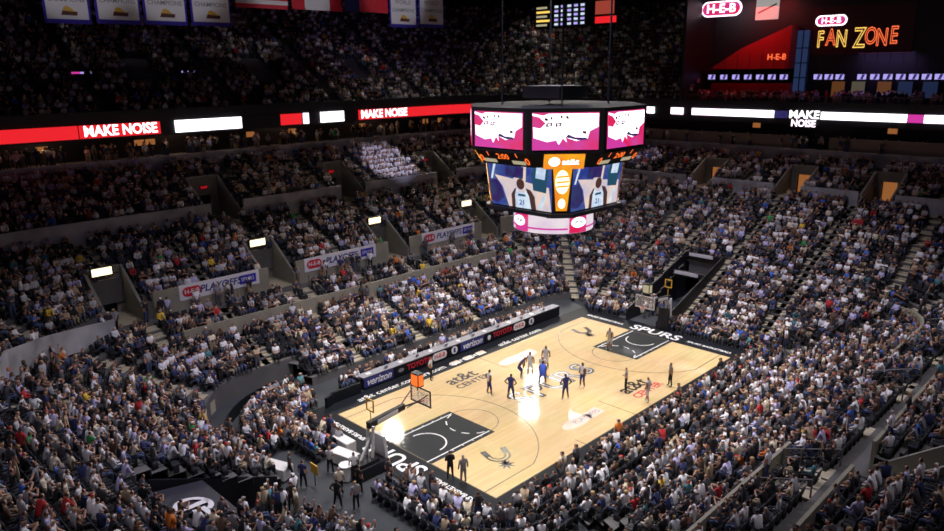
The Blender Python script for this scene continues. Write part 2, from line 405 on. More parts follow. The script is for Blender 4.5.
# aisle stairs: one pale block per half step, one object per aisle
def stairs():
    lines = {}
    for ri, row in enumerate(ROWS):
        for k in range(NT*2):
            t = 8*k/(NT*2); d = (row[0]+row[1])/2; a = ring_t(d, t)
            if not seen(a[0], a[1], 4, 40) or (row[4] == 'W' and abs(a[3]) > .6): continue
            if hole(a[0], a[1], a[2], a[3], d) or not is_aisle(a[0], a[1], a[2], a[3], d, row[4]): continue
            if abs(a[3]) > .93: key = (('N' if a[3] > 0 else 'S'), round(a[0]/1.4)) 
            elif abs(a[2]) > .93: key = (('E' if a[2] > 0 else 'W'), round(a[1]/1.4))
            else:
                cx = math.copysign(A0-3, a[0]); cy = math.copysign(B0-3, a[1]); key = (('c', a[0] > 0, a[1] > 0), round(math.degrees(math.atan2(abs(a[1]-cy), abs(a[0]-cx)))/12))
            z = zz(row[2], row[3], a[2], a[3], row[0]) if row[4] != 'D' else zz(row[2], row[3], a[2], a[3])
            lines.setdefault(key, []).append((row, a, z, t, ri))
    for key, L in lines.items():
        if len(L) < 4: continue
        rows = {}
        for row, a, z, t, ri in L: rows.setdefault(ri, []).append((a, z, row))
        mb = MB()
        for ri, g in rows.items():
            x = sum(q[0][0] for q in g)/len(g); y = sum(q[0][1] for q in g)/len(g); z = g[0][1]; a = g[0][0]; row = g[0][2]
            nx, ny = a[2], a[3]; rz = math.atan2(ny, nx); dd = row[1]-row[0]
            mb.box((x-nx*dd*.02, y-ny*dd*.02, z+.02), (dd*.60, 1.1, .06), 0, rz)
            mb.box((x+nx*dd*.33, y+ny*dd*.33, z+.09), (dd*.34, 1.1, .2), 0, rz)
        tag(mb.build('floor_aisle_stairs', 'stair'), kind='structure')
stairs()

# ------------------------------------------------------------ court
court = MB(); court.box((0,0,-.02), (2*A0, 2*B0, .04)); court = tag(court.build('floor_court', 'wood'), kind='structure')
def cflat(name, polys, m, z):
    mb = MB()
    for p in polys: mb.poly([(x, y, z) for x, y in p])
    return mb.build(name, m, court)
def arc(cx, cy, r, a0, a1, w, n=40):
    P = []
    for k in range(n):
        t0 = math.radians(a0+(a1-a0)*k/n); t1 = math.radians(a0+(a1-a0)*(k+1)/n)
        P.append([(cx+(r-w/2)*math.cos(t0), cy+(r-w/2)*math.sin(t0)), (cx+(r+w/2)*math.cos(t0), cy+(r+w/2)*math.sin(t0)), (cx+(r+w/2)*math.cos(t1), cy+(r+w/2)*math.sin(t1)), (cx+(r-w/2)*math.cos(t1), cy+(r-w/2)*math.sin(t1))])
    return P
def bar(x0, y0, x1, y1, w):
    d = Vector((x1-x0, y1-y0)).normalized()*w/2; n = Vector((-d.y, d.x))
    return [(x0-n.x,y0-n.y),(x1-n.x,y1-n.y),(x1+n.x,y1+n.y),(x0+n.x,y0+n.y)]
ax, ay = A0+1.9, B0+1.15
cflat('apron', [[(-ax-.5,-ay),(ax+.5,-ay),(ax+.5,-B0),(-ax-.5,-B0)], [(-ax-.5,B0),(ax+.5,B0),(ax+.5,ay+.6),(-ax-.5,ay+.6)], [(-ax-.5,-B0),(-A0,-B0),(-A0,B0),(-ax-.5,B0)], [(A0,-B0),(ax+.5,-B0),(ax+.5,B0),(A0,B0)]], 'black', .003)
cflat('lane_paint', [[(s*A0,-2.2),(s*(A0-5.75),-2.2),(s*(A0-5.75),2.2),(s*A0,2.2)] for s in (-1,1)], 'lanepaint', .004)
wl = []
for s in (-1, 1):
    wl += [bar(s*A0, 1.83, s*(A0-5.6), 1.83, .09), bar(s*A0, -1.83, s*(A0-5.6), -1.83, .09)]
    for q in (2.1, 3.0, 3.9, 4.7): wl += [bar(s*(A0-q), 1.9, s*(A0-q), 2.0, .07), bar(s*(A0-q), -1.9, s*(A0-q), -2.0, .07)]
    c = s*(A0-1.575)
    wl += arc(c, 0, 1.3, -90 if s < 0 else 90, 90 if s < 0 else 270, .1, 20)
    for k in range(5):
        a = (100+k*34) if s < 0 else (-80+k*34); wl += arc(s*(A0-5.75), 0, 1.75, a, a+18, .09, 4)
cflat('lane_lines', wl, 'white', .007)
dl = []
for s in (-1, 1):
    dl += arc(s*(A0-5.75), 0, 1.83, -90 if s < 0 else 90, 90 if s < 0 else 270, .06)
    c = s*(A0-1.575); a = math.degrees(math.asin(6.7/7.24))
    dl += arc(c, 0, 7.24, -a if s < 0 else 180-a, a if s < 0 else 180+a, .07, 60)
    ex = A0-1.575-7.24*math.cos(math.radians(a))
    for y in (-6.7, 6.7): dl.append(bar(s*A0, y, s*ex, y, .07))
dl += [bar(0, -B0, 0, -4.4, .06), bar(0, 4.4, 0, B0, .06)] + [bar(-5.8, -B0, -5.8, -B0+.9, .06), bar(5.8, -B0, 5.8, -B0+.9, .06)]
dl += [bar(-A0,-B0+.03,A0,-B0+.03,.07), bar(-A0,B0-.03,A0,B0-.03,.07), bar(-A0+.03,-B0,-A0+.03,B0,.07), bar(A0-.03,-B0,A0-.03,B0,.07)]
cflat('court_lines', dl, 'line', .0065)
X = (1,0,0); Y = (0,1,0)
for k, ch in enumerate('SPURS'):
    x = -3.5+k*1.85
    text('lettering', ch, (x, -.15, .008), X, Y, 2.9, 'lettbk', court, off=.11, ext=.001, sx=1.0)
    text('lettering', ch, (x, -.15, .0105), X, Y, 2.9, 'whitevinyl', court, off=-.085, ext=.001, sx=1.0)
for x, y, s in ((-3.9, 5.35, 1.), (3.9, -5.3, 1.)):
    text('lettering', 'at&t', (x, y+.45, .008), X, Y, 1.75, 'lettbk', court, off=.03, ext=.001)
    text('lettering', 'CENTER', (x+.2, y-.75, .008), X, Y, .95, 'lettbk' if s > 0 and x < 0 else 'red', court, off=.02, ext=.001)
# the spur with its rowel star
def spur(cx, cy, s, rot):
    P = []
    P += arc(0, 0, .66, 0, 180, .42, 14)
    P += [bar(.66, 0, .74, -.8, .42), bar(-.66, 0, -.74, -.8, .42)]
    st = []
    for k in range(16):
        r = .62 if k % 2 == 0 else .26; t = 2*PI*k/16; st.append((r*math.cos(t), 1.3+r*math.sin(t)))
    P.append(st); P.append(bar(0, .8, 0, 1.3, .3))
    c, q = math.cos(rot), math.sin(rot)
    return [[(cx+s*(x*c-y*q), cy+s*(x*q+y*c)) for x, y in p] for p in P]
cflat('spur_emblem', spur(-10.7, -4.4, .95, math.radians(158)), 'lettbk', .008)
cflat('spur_inner', arc(-10.7, -4.4, .62, 158, 338, .14, 12), 'wood', .0095)
cflat('spur_emblem', spur(11.2, 5.2, .95, math.radians(158)), 'lettbk', .008)
for x, y in ((2.4, 5.3), (-2.9, -5.3)):
    cflat('faded_print', [ell(x-.8, y, 1.5, .55), [(x+.3,y-.5),(x+1.9,y-.4),(x+1.9,y+.5),(x+.3,y+.4)]], 'lavender', .006)
    text('lettering', 'PLAYOFFS', (x+.3, y, .009), X, Y, .62, 'greyp', court, ext=.001)
# apron writing
text('lettering', 'SPURS', (-15.35, 0, .008), (0,1,0), (-1,0,0), 1.9, 'white', court, sx=.98, off=.03, ext=.001)
text('lettering', 'SPURS', (15.3, .1, .008), (0,-1,0), X, 1.7, 'white', court, sx=1.08, off=.03, ext=.001)
for x, y, st in ((-15.2, 5.3, 'SPURS BASKETBALL'), (-15.3, -5.6, 'SPURS BASKETBALL'), (15.2, 5.5, 'SPURS BASKETBALL'), (15.2, -5.2, 'SPURS BASKETBALL')):
    text('lettering', st, (x, y, .008), (0,-1 if x > 0 else 1,0), (1 if x > 0 else -1,0,0), .5, 'white', court, sx=.95, ext=.001, off=.01)
for x, st in ((-9.2, 'at&t center.com'), (-5.0, 'spurs.com'), (-1.0, 'spurs.com'), (6.0, 'at&t center.com')):
    text('lettering', st, (x, B0+.72, .008), X, Y, .85, 'white', court, sx=1.0, off=.01, ext=.001)
cflat('apron_tile', [[(-2.6+1.5*k, B0+.35), (-1.7+1.5*k, B0+.35), (-1.6+1.5*k, B0+1.0), (-2.5+1.5*k, B0+1.0)] for k in range(3)], 'lavender', .006)

# ------------------------------------------------------------ people
SEG_PARTS = {}
def skel(pose):
    """joints {name:(x,y,z,r)}, bones [(a,b,part)]; facing +Y, origin on the floor under the hips"""
    J = {}; B = []
    if pose.startswith('sit'):
        lean = {'sit': .02, 'sit_lean': .22, 'sit_back': -.06, 'sit_clap': .04, 'sit_up': 0., 'sit_chin': .16, 'sit_side': .04}[pose]
        J['pel'] = (0,0,.52,.15); J['wai'] = (0,lean*.3,.72,.135); J['che'] = (0,lean*.7,.93,.155); J['nek'] = (0,lean,1.10,.06); J['hd0'] = (0,lean+.02,1.19,.085); J['hd1'] = (0,lean+.03,1.31,.085)
        for s, n in ((-1,'l'),(1,'r')):
            J['sh'+n] = (s*.19,lean*.9,1.03,.065)
            el, ha = (s*.25,lean+.06,.78), (s*.13,.34,.66)
            if pose == 'sit_clap': el, ha = (s*.27,lean+.16,.86), (s*.03,lean+.38,1.02)
            if pose == 'sit_up': el, ha = (s*.32,.06,1.24), (s*.27,.10,1.52)
            if pose == 'sit_chin': el, ha = (s*.2,.34,.70), (s*.06,.30,1.08) if s > 0 else (s*.1,.38,.62)
            if pose == 'sit_side' and s > 0: el, ha = (s*.42,-.02,.88), (s*.62,-.08,.84)
            if pose == 'sit_lean': el, ha = (s*.24,.26,.74), (s*.07,.46,.62)
            J['el'+n] = (*el,.048); J['ha'+n] = (*ha,.042)
            J['hi'+n] = (s*.10,.02,.49,.10); J['kn'+n] = (s*.13,.44,.50,.075); J['an'+n] = (s*.13,.42,.10,.05); J['to'+n] = (s*.14,.56,.045,.045)
    else:
        bend = .42 if pose == 'bend' else (.0 if pose != 'run' else .12)
        J['pel'] = (0,0 if pose != 'bend' else -.14,.96 if pose != 'bend' else .82,.145); py = J['pel'][1]; pz = J['pel'][2]
        J['wai'] = (0,py+bend*.25,pz+.19,.13); J['che'] = (0,py+bend*.7,pz+.42-bend*.12,.155); J['nek'] = (0,py+bend,pz+.60-bend*.2,.06)
        J['hd0'] = (0,py+bend+.03,pz+.69-bend*.2,.085); J['hd1'] = (0,py+bend+.05,pz+.82-bend*.2,.088)
        for s, n in ((-1,'l'),(1,'r')):
            sy, sz = J['che'][1]+.01, J['che'][2]+.09
            J['sh'+n] = (s*.2,sy,sz,.065)
            el, ha = (s*.27,sy-.02,sz-.28), (s*.28,sy+.05,sz-.54)
            if pose == 'hips': el, ha = (s*.40,sy-.08,sz-.24), (s*.2,sy+.02,sz-.44)
            if pose == 'bend': el, ha = (s*.25,sy+.06,sz-.27), (s*.17,sy+.06,sz-.5)
            if pose == 'cross': el, ha = (s*.26,sy+.02,sz-.27), (s*-.10,sy+.22,sz-.26)
            if pose == 'stand_up': el, ha = (s*.33,sy+.05,sz+.22), (s*.27,sy+.08,sz+.5)
            if pose == 'run' : el, ha = (s*.27,sy-.16*s,sz-.24), (s*.22,sy+.12-.2*s,sz-.30)
            J['el'+n] = (*el,.048); J['ha'+n] = (*ha,.042)
            st = .16 if pose in ('hips','bend') else .10
            fy = {'walk': .18*s, 'run': .32*s}.get(pose, .04*s)
            J['hi'+n] = (s*.10,py,pz-.06,.10); J['kn'+n] = (s*(.08+st*.5),fy*.55+(.10 if pose == 'bend' else .03),.50,.07); J['an'+n] = (s*(.06+st),fy,.10,.048); J['to'+n] = (s*(.07+st),fy+.16,.045,.045)
    B = [('pel','wai','shirt'),('wai','che','shirt'),('che','nek','shirt'),('nek','hd0','skin'),('hd0','hd1','head')]
    for n in 'lr': B += [('che','sh'+n,'shirt'),('sh'+n,'el'+n,'arm'),('el'+n,'ha'+n,'skin'),('pel','hi'+n,'pants'),('hi'+n,'kn'+n,'pants'),('kn'+n,'an'+n,'shin'),('an'+n,'to'+n,'shoe')]
    return J, B
PARTS = ['skin', 'shirt', 'pants', 'hair', 'shoe']
def body_mesh(name, pose, sub, long_sleeve=True, shorts=False, sleeveless=False, hat=False):
    J, B = skel(pose)
    names = list(J); idx = {n: i for i, n in enumerate(names)}
    me = bpy.data.meshes.new(name+'_sk'); me.from_pydata([J[n][:3] for n in names], [(idx[a], idx[b]) for a, b, _ in B], [])
    o = bpy.data.objects.new(name+'_sk', me); COL.objects.link(o)
    o.modifiers.new('s', 'SKIN')
    for i, n in enumerate(names):
        r = J[n][3]; sv = me.skin_vertices[0].data[i]
        sv.radius = (r*(1.25 if n in ('che','wai','pel') else 1), r*(.85 if n in ('che','wai','pel') else 1)); sv.use_root = (n == 'pel')
    if sub: q = o.modifiers.new('u', 'SUBSURF'); q.levels = sub; q.render_levels = sub
    dg = bpy.context.evaluated_depsgraph_get(); dg.update()
    out = bpy.data.meshes.new_from_object(o.evaluated_get(dg)); out.name = name
    bpy.data.objects.remove(o); bpy.data.meshes.remove(me)
    segs = [(Vector(J[a][:3]), Vector(J[b][:3]), p) for a, b, p in B]
    hc = (Vector(J['hd0'][:3])+Vector(J['hd1'][:3]))/2
    mi = []
    for p in out.polygons:
        c = p.center; best = None
        for a, b, part in segs:
            t = max(0, min(1, (c-a).dot(b-a)/(b-a).length_squared)); dd = (c-(a+(b-a)*t)).length
            if best is None or dd < best[0]: best = (dd, part, t)
        part, t = best[1], best[2]
        if part == 'head':
            r = c-hc; part = 'hair' if (r.z > .045 or r.y < -.02) else 'skin'
        elif part == 'arm': part = ('skin' if sleeveless and t > .12 else 'shirt') if (t < .6 or long_sleeve) else 'skin'
        elif part == 'shin': part = ('skin' if shorts else 'pants') if t < .85 else 'shoe'
        elif part == 'skin' and long_sleeve and best[2] < .8 and (c-hc).length > .3: part = 'shirt'
        mi.append(PARTS.index(part))
    out.materials.clear()
    for k in PARTS: out.materials.append(PLACE[k])
    out.polygons.foreach_set('material_index', mi)
    if sub: out.polygons.foreach_set('use_smooth', [True]*len(mi))
    out.update(); return out
PLACE = {k: mat('cloth '+k, (.2,.2,.2)) for k in PARTS}
SHIRT = {
 'white': (.80,.79,.80), 'pale grey': (.50,.50,.52), 'grey': (.24,.24,.26), 'charcoal': (.075,.075,.085), 'black': (.018,.018,.022), 'navy': (.03,.04,.12), 'blue': (.05,.13,.50),
 'lilac': (.50,.48,.72), 'tan': (.45,.34,.22), 'brown': (.12,.07,.045), 'red': (.50,.03,.035), 'green': (.04,.28,.08), 'yellow': (.75,.50,.05), 'orange': (.72,.20,.03), 'cream': (.72,.64,.48), 'teal': (.08,.22,.25)}
SHW = [.20,.09,.07,.14,.27,.08,.022,.055,.03,.03,.014,.005,.005,.006,.03,.01]
SHW = [w/sum(SHW) for w in SHW]
MS = {k: mat(k+' shirt cloth', c, .85) for k, c in SHIRT.items()}
PANT = {'jeans': (.06,.08,.16), 'dark trousers': (.02,.02,.025), 'khaki trousers': (.35,.28,.18), 'grey trousers': (.12,.12,.13)}
MP = {k: mat(k+' cloth', c, .85) for k, c in PANT.items()}
SKIN = [mat('skin fair', (.56,.32,.22), .6), mat('skin tan', (.40,.21,.13), .6), mat('skin brown', (.15,.075,.045), .6)]
HAIR = {'black hair': (.012,.01,.01), 'dark brown hair': (.04,.02,.012), 'blond hair': (.42,.29,.13), 'grey hair': (.35,.34,.33), 'a white cap': (.78,.78,.78), 'a black cap': (.015,.015,.015), 'a red cap': (.5,.03,.03)}
MH = {k: mat(k.replace('a ', ''), c, .8) for k, c in HAIR.items()}
HW = [.34,.30,.10,.08,.07,.08,.03]; HW = [w/sum(HW) for w in HW]
SHOE = mat('shoe leather', (.05,.05,.05), .6)
SIT = {'sit': 'sitting upright', 'sit_lean': 'leaning forward', 'sit_back': 'sitting back', 'sit_clap': 'clapping', 'sit_up': 'arms raised', 'sit_chin': 'chin on hand', 'sit_side': 'arm stretched out'}
SITK = list(SIT); SITW = [.26,.22,.2,.14,.03,.1,.05]
STN = {'stand': 'standing', 'cross': 'arms folded', 'hips': 'standing with hands on hips', 'walk': 'walking'}
HI = {k: body_mesh('person_'+k, k, 1, long_sleeve=(k in ('sit_lean','sit_back','cross'))) for k in list(SIT)+list(STN)}
LO = {k: body_mesh('crowd_'+k, k, 0, long_sleeve=(k in ('sit_lean','sit_back','cross'))) for k in list(SIT)+['stand','cross']}

def bake(me):
    me.calc_loop_triangles()
    V = np.empty(len(me.vertices)*3, np.float32); me.vertices.foreach_get('co', V); V = V.reshape(-1,3)
    n = len(me.loop_triangles); T = np.empty(n*3, np.int32); me.loop_triangles.foreach_get('vertices', T)
    P = np.empty(n, np.int32); me.loop_triangles.foreach_get('material_index', P)
    return V, T.reshape(-1,3), P
LOB = {k: bake(m) for k, m in LO.items()}
def tinyperson(): # light version for the far rows, still head, hair, torso, arms and legs
    mb = MB()
    mb.box((0,-.01,.80), (.40,.24,.52), 1, 0, .8); mb.box((0,.03,1.20), (.16,.18,.22), 0); mb.box((0,-.005,1.28), (.18,.2,.12), 3)
    for s in (-1,1):
        mb.box((s*.25,.08,.82), (.09,.16,.4), 1); mb.box((s*.16,.26,.66), (.08,.26,.09), 0)
        mb.box((s*.11,.22,.51), (.15,.46,.15), 2); mb.box((s*.12,.42,.25), (.11,.12,.46), 2)
    me = bpy.data.meshes.new('far'); me.from_pydata(mb.v, [], mb.f); me.update()
    for i in range(5): me.materials.append(SHOE)
    me.polygons.foreach_set('material_index', mb.m)
    r = bake(me); return r
FAR = tinyperson()
CROWD_MATS = [MS[k] for k in SHIRT] + [MP[k] for k in PANT] + SKIN + [MH[k] for k in HAIR] + [SHOE]
oS, oP, oK, oH, oE = 0, len(SHIRT), len(SHIRT)+len(PANT), len(SHIRT)+len(PANT)+3, len(SHIRT)+len(PANT)+3+len(HAIR)
class Mass:
    def __init__(s): s.V = []; s.T = []; s.P = []; s.n = 0
    def add(s, B, x, y, z, rz, sc, mats):
        V, T, P = B; c, q = math.cos(rz)*sc, math.sin(rz)*sc
        W2 = np.empty_like(V); W2[:,0] = V[:,0]*c-V[:,1]*q+x; W2[:,1] = V[:,0]*q+V[:,1]*c+y; W2[:,2] = V[:,2]*sc+z
        s.V.append(W2); s.T.append(T+s.n); s.P.append(np.asarray(mats, np.int32)[P]); s.n += len(V)
    def build(s, name, mats):
        V = np.concatenate(s.V); T = np.concatenate(s.T); P = np.concatenate(s.P)
        me = bpy.data.meshes.new(name); me.vertices.add(len(V)); me.vertices.foreach_set('co', V.ravel())
        me.loops.add(len(T)*3); me.loops.foreach_set('vertex_index', T.ravel().astype(np.int32))
        me.polygons.add(len(T)); me.polygons.foreach_set('loop_start', np.arange(0, len(T)*3, 3, dtype=np.int32))
        for m in mats: me.materials.append(m)
        me.polygons.foreach_set('material_index', P); me.update(calc_edges=True); me.validate()
        o = bpy.data.objects.new(name, me); COL.objects.link(o); return o
def pick(keys, w): return keys[int(RNG.choice(len(keys), p=w))]
SK, PK, HK = list(SHIRT), list(PANT), list(HAIR)
SITWn = [w/sum(SITW) for w in SITW]

def seat_mesh(name='stadium_chair'):
    mb = MB()
    mb.box((0,-.02,.43), (.46,.42,.05)); mb.hexa([(-.23,-.26,.45),(.23,-.26,.45),(.23,-.21,.45),(-.23,-.21,.45),(-.20,-.34,.86),(.20,-.34,.86),(.20,-.29,.86),(-.20,-.29,.86)])
    for s in (-1,1): mb.box((s*.24,-.05,.22), (.035,.3,.44)); mb.box((s*.245,-.02,.62), (.04,.34,.04))
    me = bpy.data.meshes.new(name); me.from_pydata(mb.v, [], mb.f); me.materials.append(M['seat']); me.update(); return me
SEAT = seat_mesh(); SEATB = bake(SEAT)
# every place in the stands
places = []   # (x,y,z,rz,region,d)
def region(x, y, nx, ny, d, blk):
    if blk == 'U': return 'upper deck'
    if d >= 25.3: return 'upper rows under the club level'
    if ny > .75: side = 'scorers side'
    elif ny < -.75: side = 'camera side'
    elif nx > .75: side = 'far baseline'
    elif nx < -.75: side = 'near baseline'
    elif x < 0: side = 'near left corner' if y > 0 else 'near right corner'
    else: side = 'far left corner' if y > 0 else 'far right corner'
    return side
def fill(row, zf, blk, pitch=.56, check=True, d=None):
    d = row[0]+.42 if d is None else d
    acc = 0.; last = None; n = NT*6
    for k in range(n):
        t = 8*k/n; a = ring_t(d, t)
        if last is not None: acc += math.hypot(a[0]-last[0], a[1]-last[1])
        last = a
        if acc < pitch: continue
        acc = 0.
        x, y, nx, ny = a; z = zf(row, nx, ny)
        if not seen(x, y, z+.8, 34): continue
        if check and (hole(x, y, nx, ny, d) or hole(x+.25*abs(ny), y+.25*abs(nx), nx, ny, d) or hole(x-.25*abs(ny), y-.25*abs(nx), nx, ny, d) or is_aisle(x, y, nx, ny, d, blk)): continue
        places.append((x, y, z, math.atan2(-ny, -nx)-PI/2, blk, d, nx, ny))
for row in ROWS:
    if row[4] == 'W':
        n0 = len(places); fill(row, zrow, 'C'); places[n0:] = [p for p in places[n0:] if abs(p[7]) < .6]; continue
    fill(row, zrow if row[4] != 'D' else (lambda r, a, b: zz(r[2], r[3], a, b)), row[4])
for row in UPPER:
    n0 = len(places); fill(row, up_z, 'U', .58, check=False)
    places[n0:] = [p for p in places[n0:] if p[1] > 0 and not fan_side(p[0], p[1]) and p[0] > -27 and not any(abs(p[0]-q) < .7 for q in (-15,-1.5,12,25.5))
                   and not any(abs(p[0]-q) < 1.6 and 39 < p[5] < 44 for q in (-8.5, 5.5, 19.5))]
# courtside floor rows
for d in (1.75, 2.7, 3.65, 4.6):
    n0 = len(places); fill((d, d+.9, 0, 0, 'F'), lambda r, a, b: 0., 'F', .58, check=False, d=d+.0)
    def ok(p):
        x, y, nx, ny = p[0], p[1], p[6], p[7]
        if p[5] > 4.3 and x > -13: return False
        if ny > .5: return False
        if nx < -.5: return (y > 3.2 or y < -2.6) and p[5] > 2.3
        if nx > .5: return not (-.6 < y < 4.4) and p[5] > 2.3
        return True
    places[n0:] = [p for p in places[n0:] if ok(p)]
for d in (2.9, 3.8, 4.7, 5.6):    # curved courtside block at the near left corner
    for k in range(16):
        th = math.radians(90+ k*6.2); r = d+1.0; x = -14.6+r*math.cos(th); y = 6.3+r*math.sin(th)
        places.append((x, y, .12*(d-2.9), th+PI/2, 'F', d, math.cos(th), math.sin(th)))
# scorers' side rows on the floor
for y in (10.98,):
    for k in range(44): places.append((-11.4+k*.56, y, 0., PI, 'F', 3., 0, 1))
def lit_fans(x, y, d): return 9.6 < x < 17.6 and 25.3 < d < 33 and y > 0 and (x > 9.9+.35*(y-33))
VOID = [(-14, 30, 25, 30)]
crowd = Mass(); seats = Mass()
cand = []
for i, p in enumerate(places):
    x, y, z, rz, blk, d, nx, ny = p
    occ = {'A': .93, 'B': .72, 'C': .84, 'D': .84, 'U': .72, 'F': .97}[blk]
    n = math.sin(x*.37+y*.21)*math.sin(y*.53-x*.11)*.5
    if blk in 'ABC' and ny > .7 and n > .30: occ = .5
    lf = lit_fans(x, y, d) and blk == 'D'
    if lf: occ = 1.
    full = RNG.random() < occ
    px, py, k = proj(x, y, z+.8)
    stand = RNG.random() < (.10 if blk in 'AF' else .04)
    pose = ('stand' if RNG.random() < .6 else 'cross') if stand else pick(SITK, SITWn)
    w = SHW
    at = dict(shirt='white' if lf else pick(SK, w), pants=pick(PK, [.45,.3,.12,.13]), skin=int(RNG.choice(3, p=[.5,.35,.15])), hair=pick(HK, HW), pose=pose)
    cand.append([i, full, k, px, py, at, stand])
inview = [c for c in cand if c[1] and -2 < c[3] < W+2 and c[4] < H+2]
hero = set(c[0] for c in sorted(inview, key=lambda c: c[2])[:285])
emptyv = [c for c in cand if not c[1] and 0 < c[3] < W and c[4] < H-2]
nearseats = set(c[0] for c in sorted(emptyv, key=lambda c: c[2])[:285])
used = set(); SEATL = {}
def wherelabel(x, y, nx, ny, d, blk):
    rowname = {1: 'first', 2: 'second', 3: 'third', 4: 'fourth', 5: 'fifth', 6: 'sixth', 7: 'seventh', 8: 'eighth'}
    if blk == 'F':
        return 'courtside, near baseline' if nx < -.5 else 'courtside, right sideline' if ny < -.5 else 'courtside by the path'
    side = ('behind the right sideline' if ny < -.75 else 'behind the near baseline' if nx < -.75 else 'behind the curved path' if y > 0 else 'near right corner')
    return side
for i, full, k, px, py, at, stand in cand:
    x, y, z, rz, blk, d, nx, ny = places[i]
    # seat
    if i in nearseats:
        o = bpy.data.objects.new('stadium_chair', SEAT); COL.objects.link(o); o.location = (x, y, z); o.rotation_euler = (0,0,rz)
        wl_ = wherelabel(x, y, nx, ny, d, blk)
        tag(o, 'empty dark folding seat ' + wl_, 'seat', 'empty folding seats ' + wl_)
    elif k < 78 or not full: seats.add(SEATB, x, y, z, rz, 1., [0])
    if not full: continue
    jz = rz + RNG.normal(0, .32); sc = float(RNG.uniform(.93, 1.06))
    jx = RNG.normal(0, .05); dx, dy = (-nx*.3-ny*jx, -ny*.3+nx*jx) if stand else (-ny*jx, nx*jx)
    if i in hero:
        o = None
        wl_ = wherelabel(x, y, nx, ny, d, blk)
        for tr in range(200):
            pz = STN[at['pose']] if stand else SIT[at['pose']]
            lab = f"spectator, {at['shirt']} shirt, {at['pants']}, {at['hair'].replace('a ', '').replace('dark brown', 'brown')}, {pz}, {wl_}"
            if lab not in used: break
            at = dict(at, pants=pick(PK, [.45,.3,.12,.13]), hair=pick(HK, [.2,.2,.15,.15,.1,.1,.1]), shirt=pick(SK, SHW if tr < 30 else [1/16]*16))
        used.add(lab)
        o = bpy.data.objects.new('spectator', HI[at['pose']]); COL.objects.link(o)
        o.location = (x+dx, y+dy, z); o.rotation_euler = (0,0,jz); o.scale = (sc, sc, sc)
        for si, m in enumerate((SKIN[at['skin']], MS[at['shirt']], MP[at['pants']], MH[at['hair']], SHOE)):
            o.material_slots[si].link = 'OBJECT'; o.material_slots[si].material = m
        tag(o, lab, 'person', 'spectators nearest the camera')
    else:
        B = LOB[at['pose']] if k < 92 else FAR
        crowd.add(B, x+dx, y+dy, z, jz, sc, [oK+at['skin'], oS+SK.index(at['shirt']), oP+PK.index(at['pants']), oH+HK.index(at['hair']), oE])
# people standing on the concourses, plaza and along the walkways
def standers(L, n_each=1):
    for x, y, z, rz in L:
        crowd.add(LOB['stand' if RNG.random() < .7 else 'cross'], x, y, z, rz, float(RNG.uniform(.93,1.06)),
                  [oK+int(RNG.integers(3)), oS+SK.index(pick(SK, SHW)), oP+int(RNG.integers(4)), oH+int(RNG.integers(5)), oE])
L = []
for k in range(150):
    L.append((49.9+RNG.random()*4.5, 17-RNG.random()*36, 18.6, PI/2+RNG.normal(0,.7)))
for k in range(340):
    t = RNG.uniform(-.8, 3.2); a = ring_t(RNG.uniform(33.3, 36.8), t)
    if a[3] > -.4: L.append((a[0], a[1], zz(CONC[2], CONC[3], a[2], a[3]), math.atan2(-a[3], -a[2])-PI/2+RNG.normal(0,.5)))
for k in range(36):
    a = ring_t(15.9, RNG.uniform(1.1, 2.9)); L.append((a[0], a[1], zrow(rW, a[2], a[3]), RNG.uniform(0,6.28)))
for k in range(14): L.append((RNG.uniform(17.5,21), RNG.uniform(.3,4.5), 0, RNG.uniform(0,6.28)))
for k in range(10): L.append((RNG.uniform(-25.5,-22.2), RNG.uniform(-3.9,1.0), 0, RNG.uniform(0,6.28)))
standers(L)
tag(crowd.build('crowd', CROWD_MATS), 'dense seated crowd of fans filling the stands around the court', 'crowd', None, 'stuff')
tag(seats.build('stand_seats', [M['seat']]), 'rows of dark folding seats running under the crowd', 'seats', None, 'stuff')

# individuals on and around the court
def person(name, pose, x, y, z, face, shirt, pants, skin, hair, label, group, kw={}, sc=1.08):
    key = (pose, tuple(sorted(kw.items())))
    if key not in PC: PC[key] = body_mesh('figure_'+pose, pose, 2, **kw)
    o = bpy.data.objects.new(name, PC[key]); COL.objects.link(o)
    o.location = (x, y, z); o.rotation_euler = (0,0,math.radians(face)-PI/2); o.scale = (sc,)*3
    for si, m in enumerate((SKIN[skin], shirt, pants, MH[hair], PSHOE if kw.get('shorts') else SHOE)):
        o.material_slots[si].link = 'OBJECT'; o.material_slots[si].material = m
    return tag(o, label, 'person', group)
PC = {}; PSHOE = mat('white sneaker', (.55,.55,.56), .5)
JW = mat('silver white jersey', (.62,.62,.64), .7); JN = mat('navy road jersey', (.025,.035,.16), .7); JB = mat('bright blue jersey', (.03,.09,.52), .7)
RG = mat('grey referee shirt', (.22,.23,.24), .8); BK = mat('black slacks', (.012,.012,.014), .8); SUIT = mat('grey suit cloth', (.24,.23,.22), .8)
kp = dict(long_sleeve=False, shorts=True, sleeveless=True)
G = 'players waiting around the centre circle'
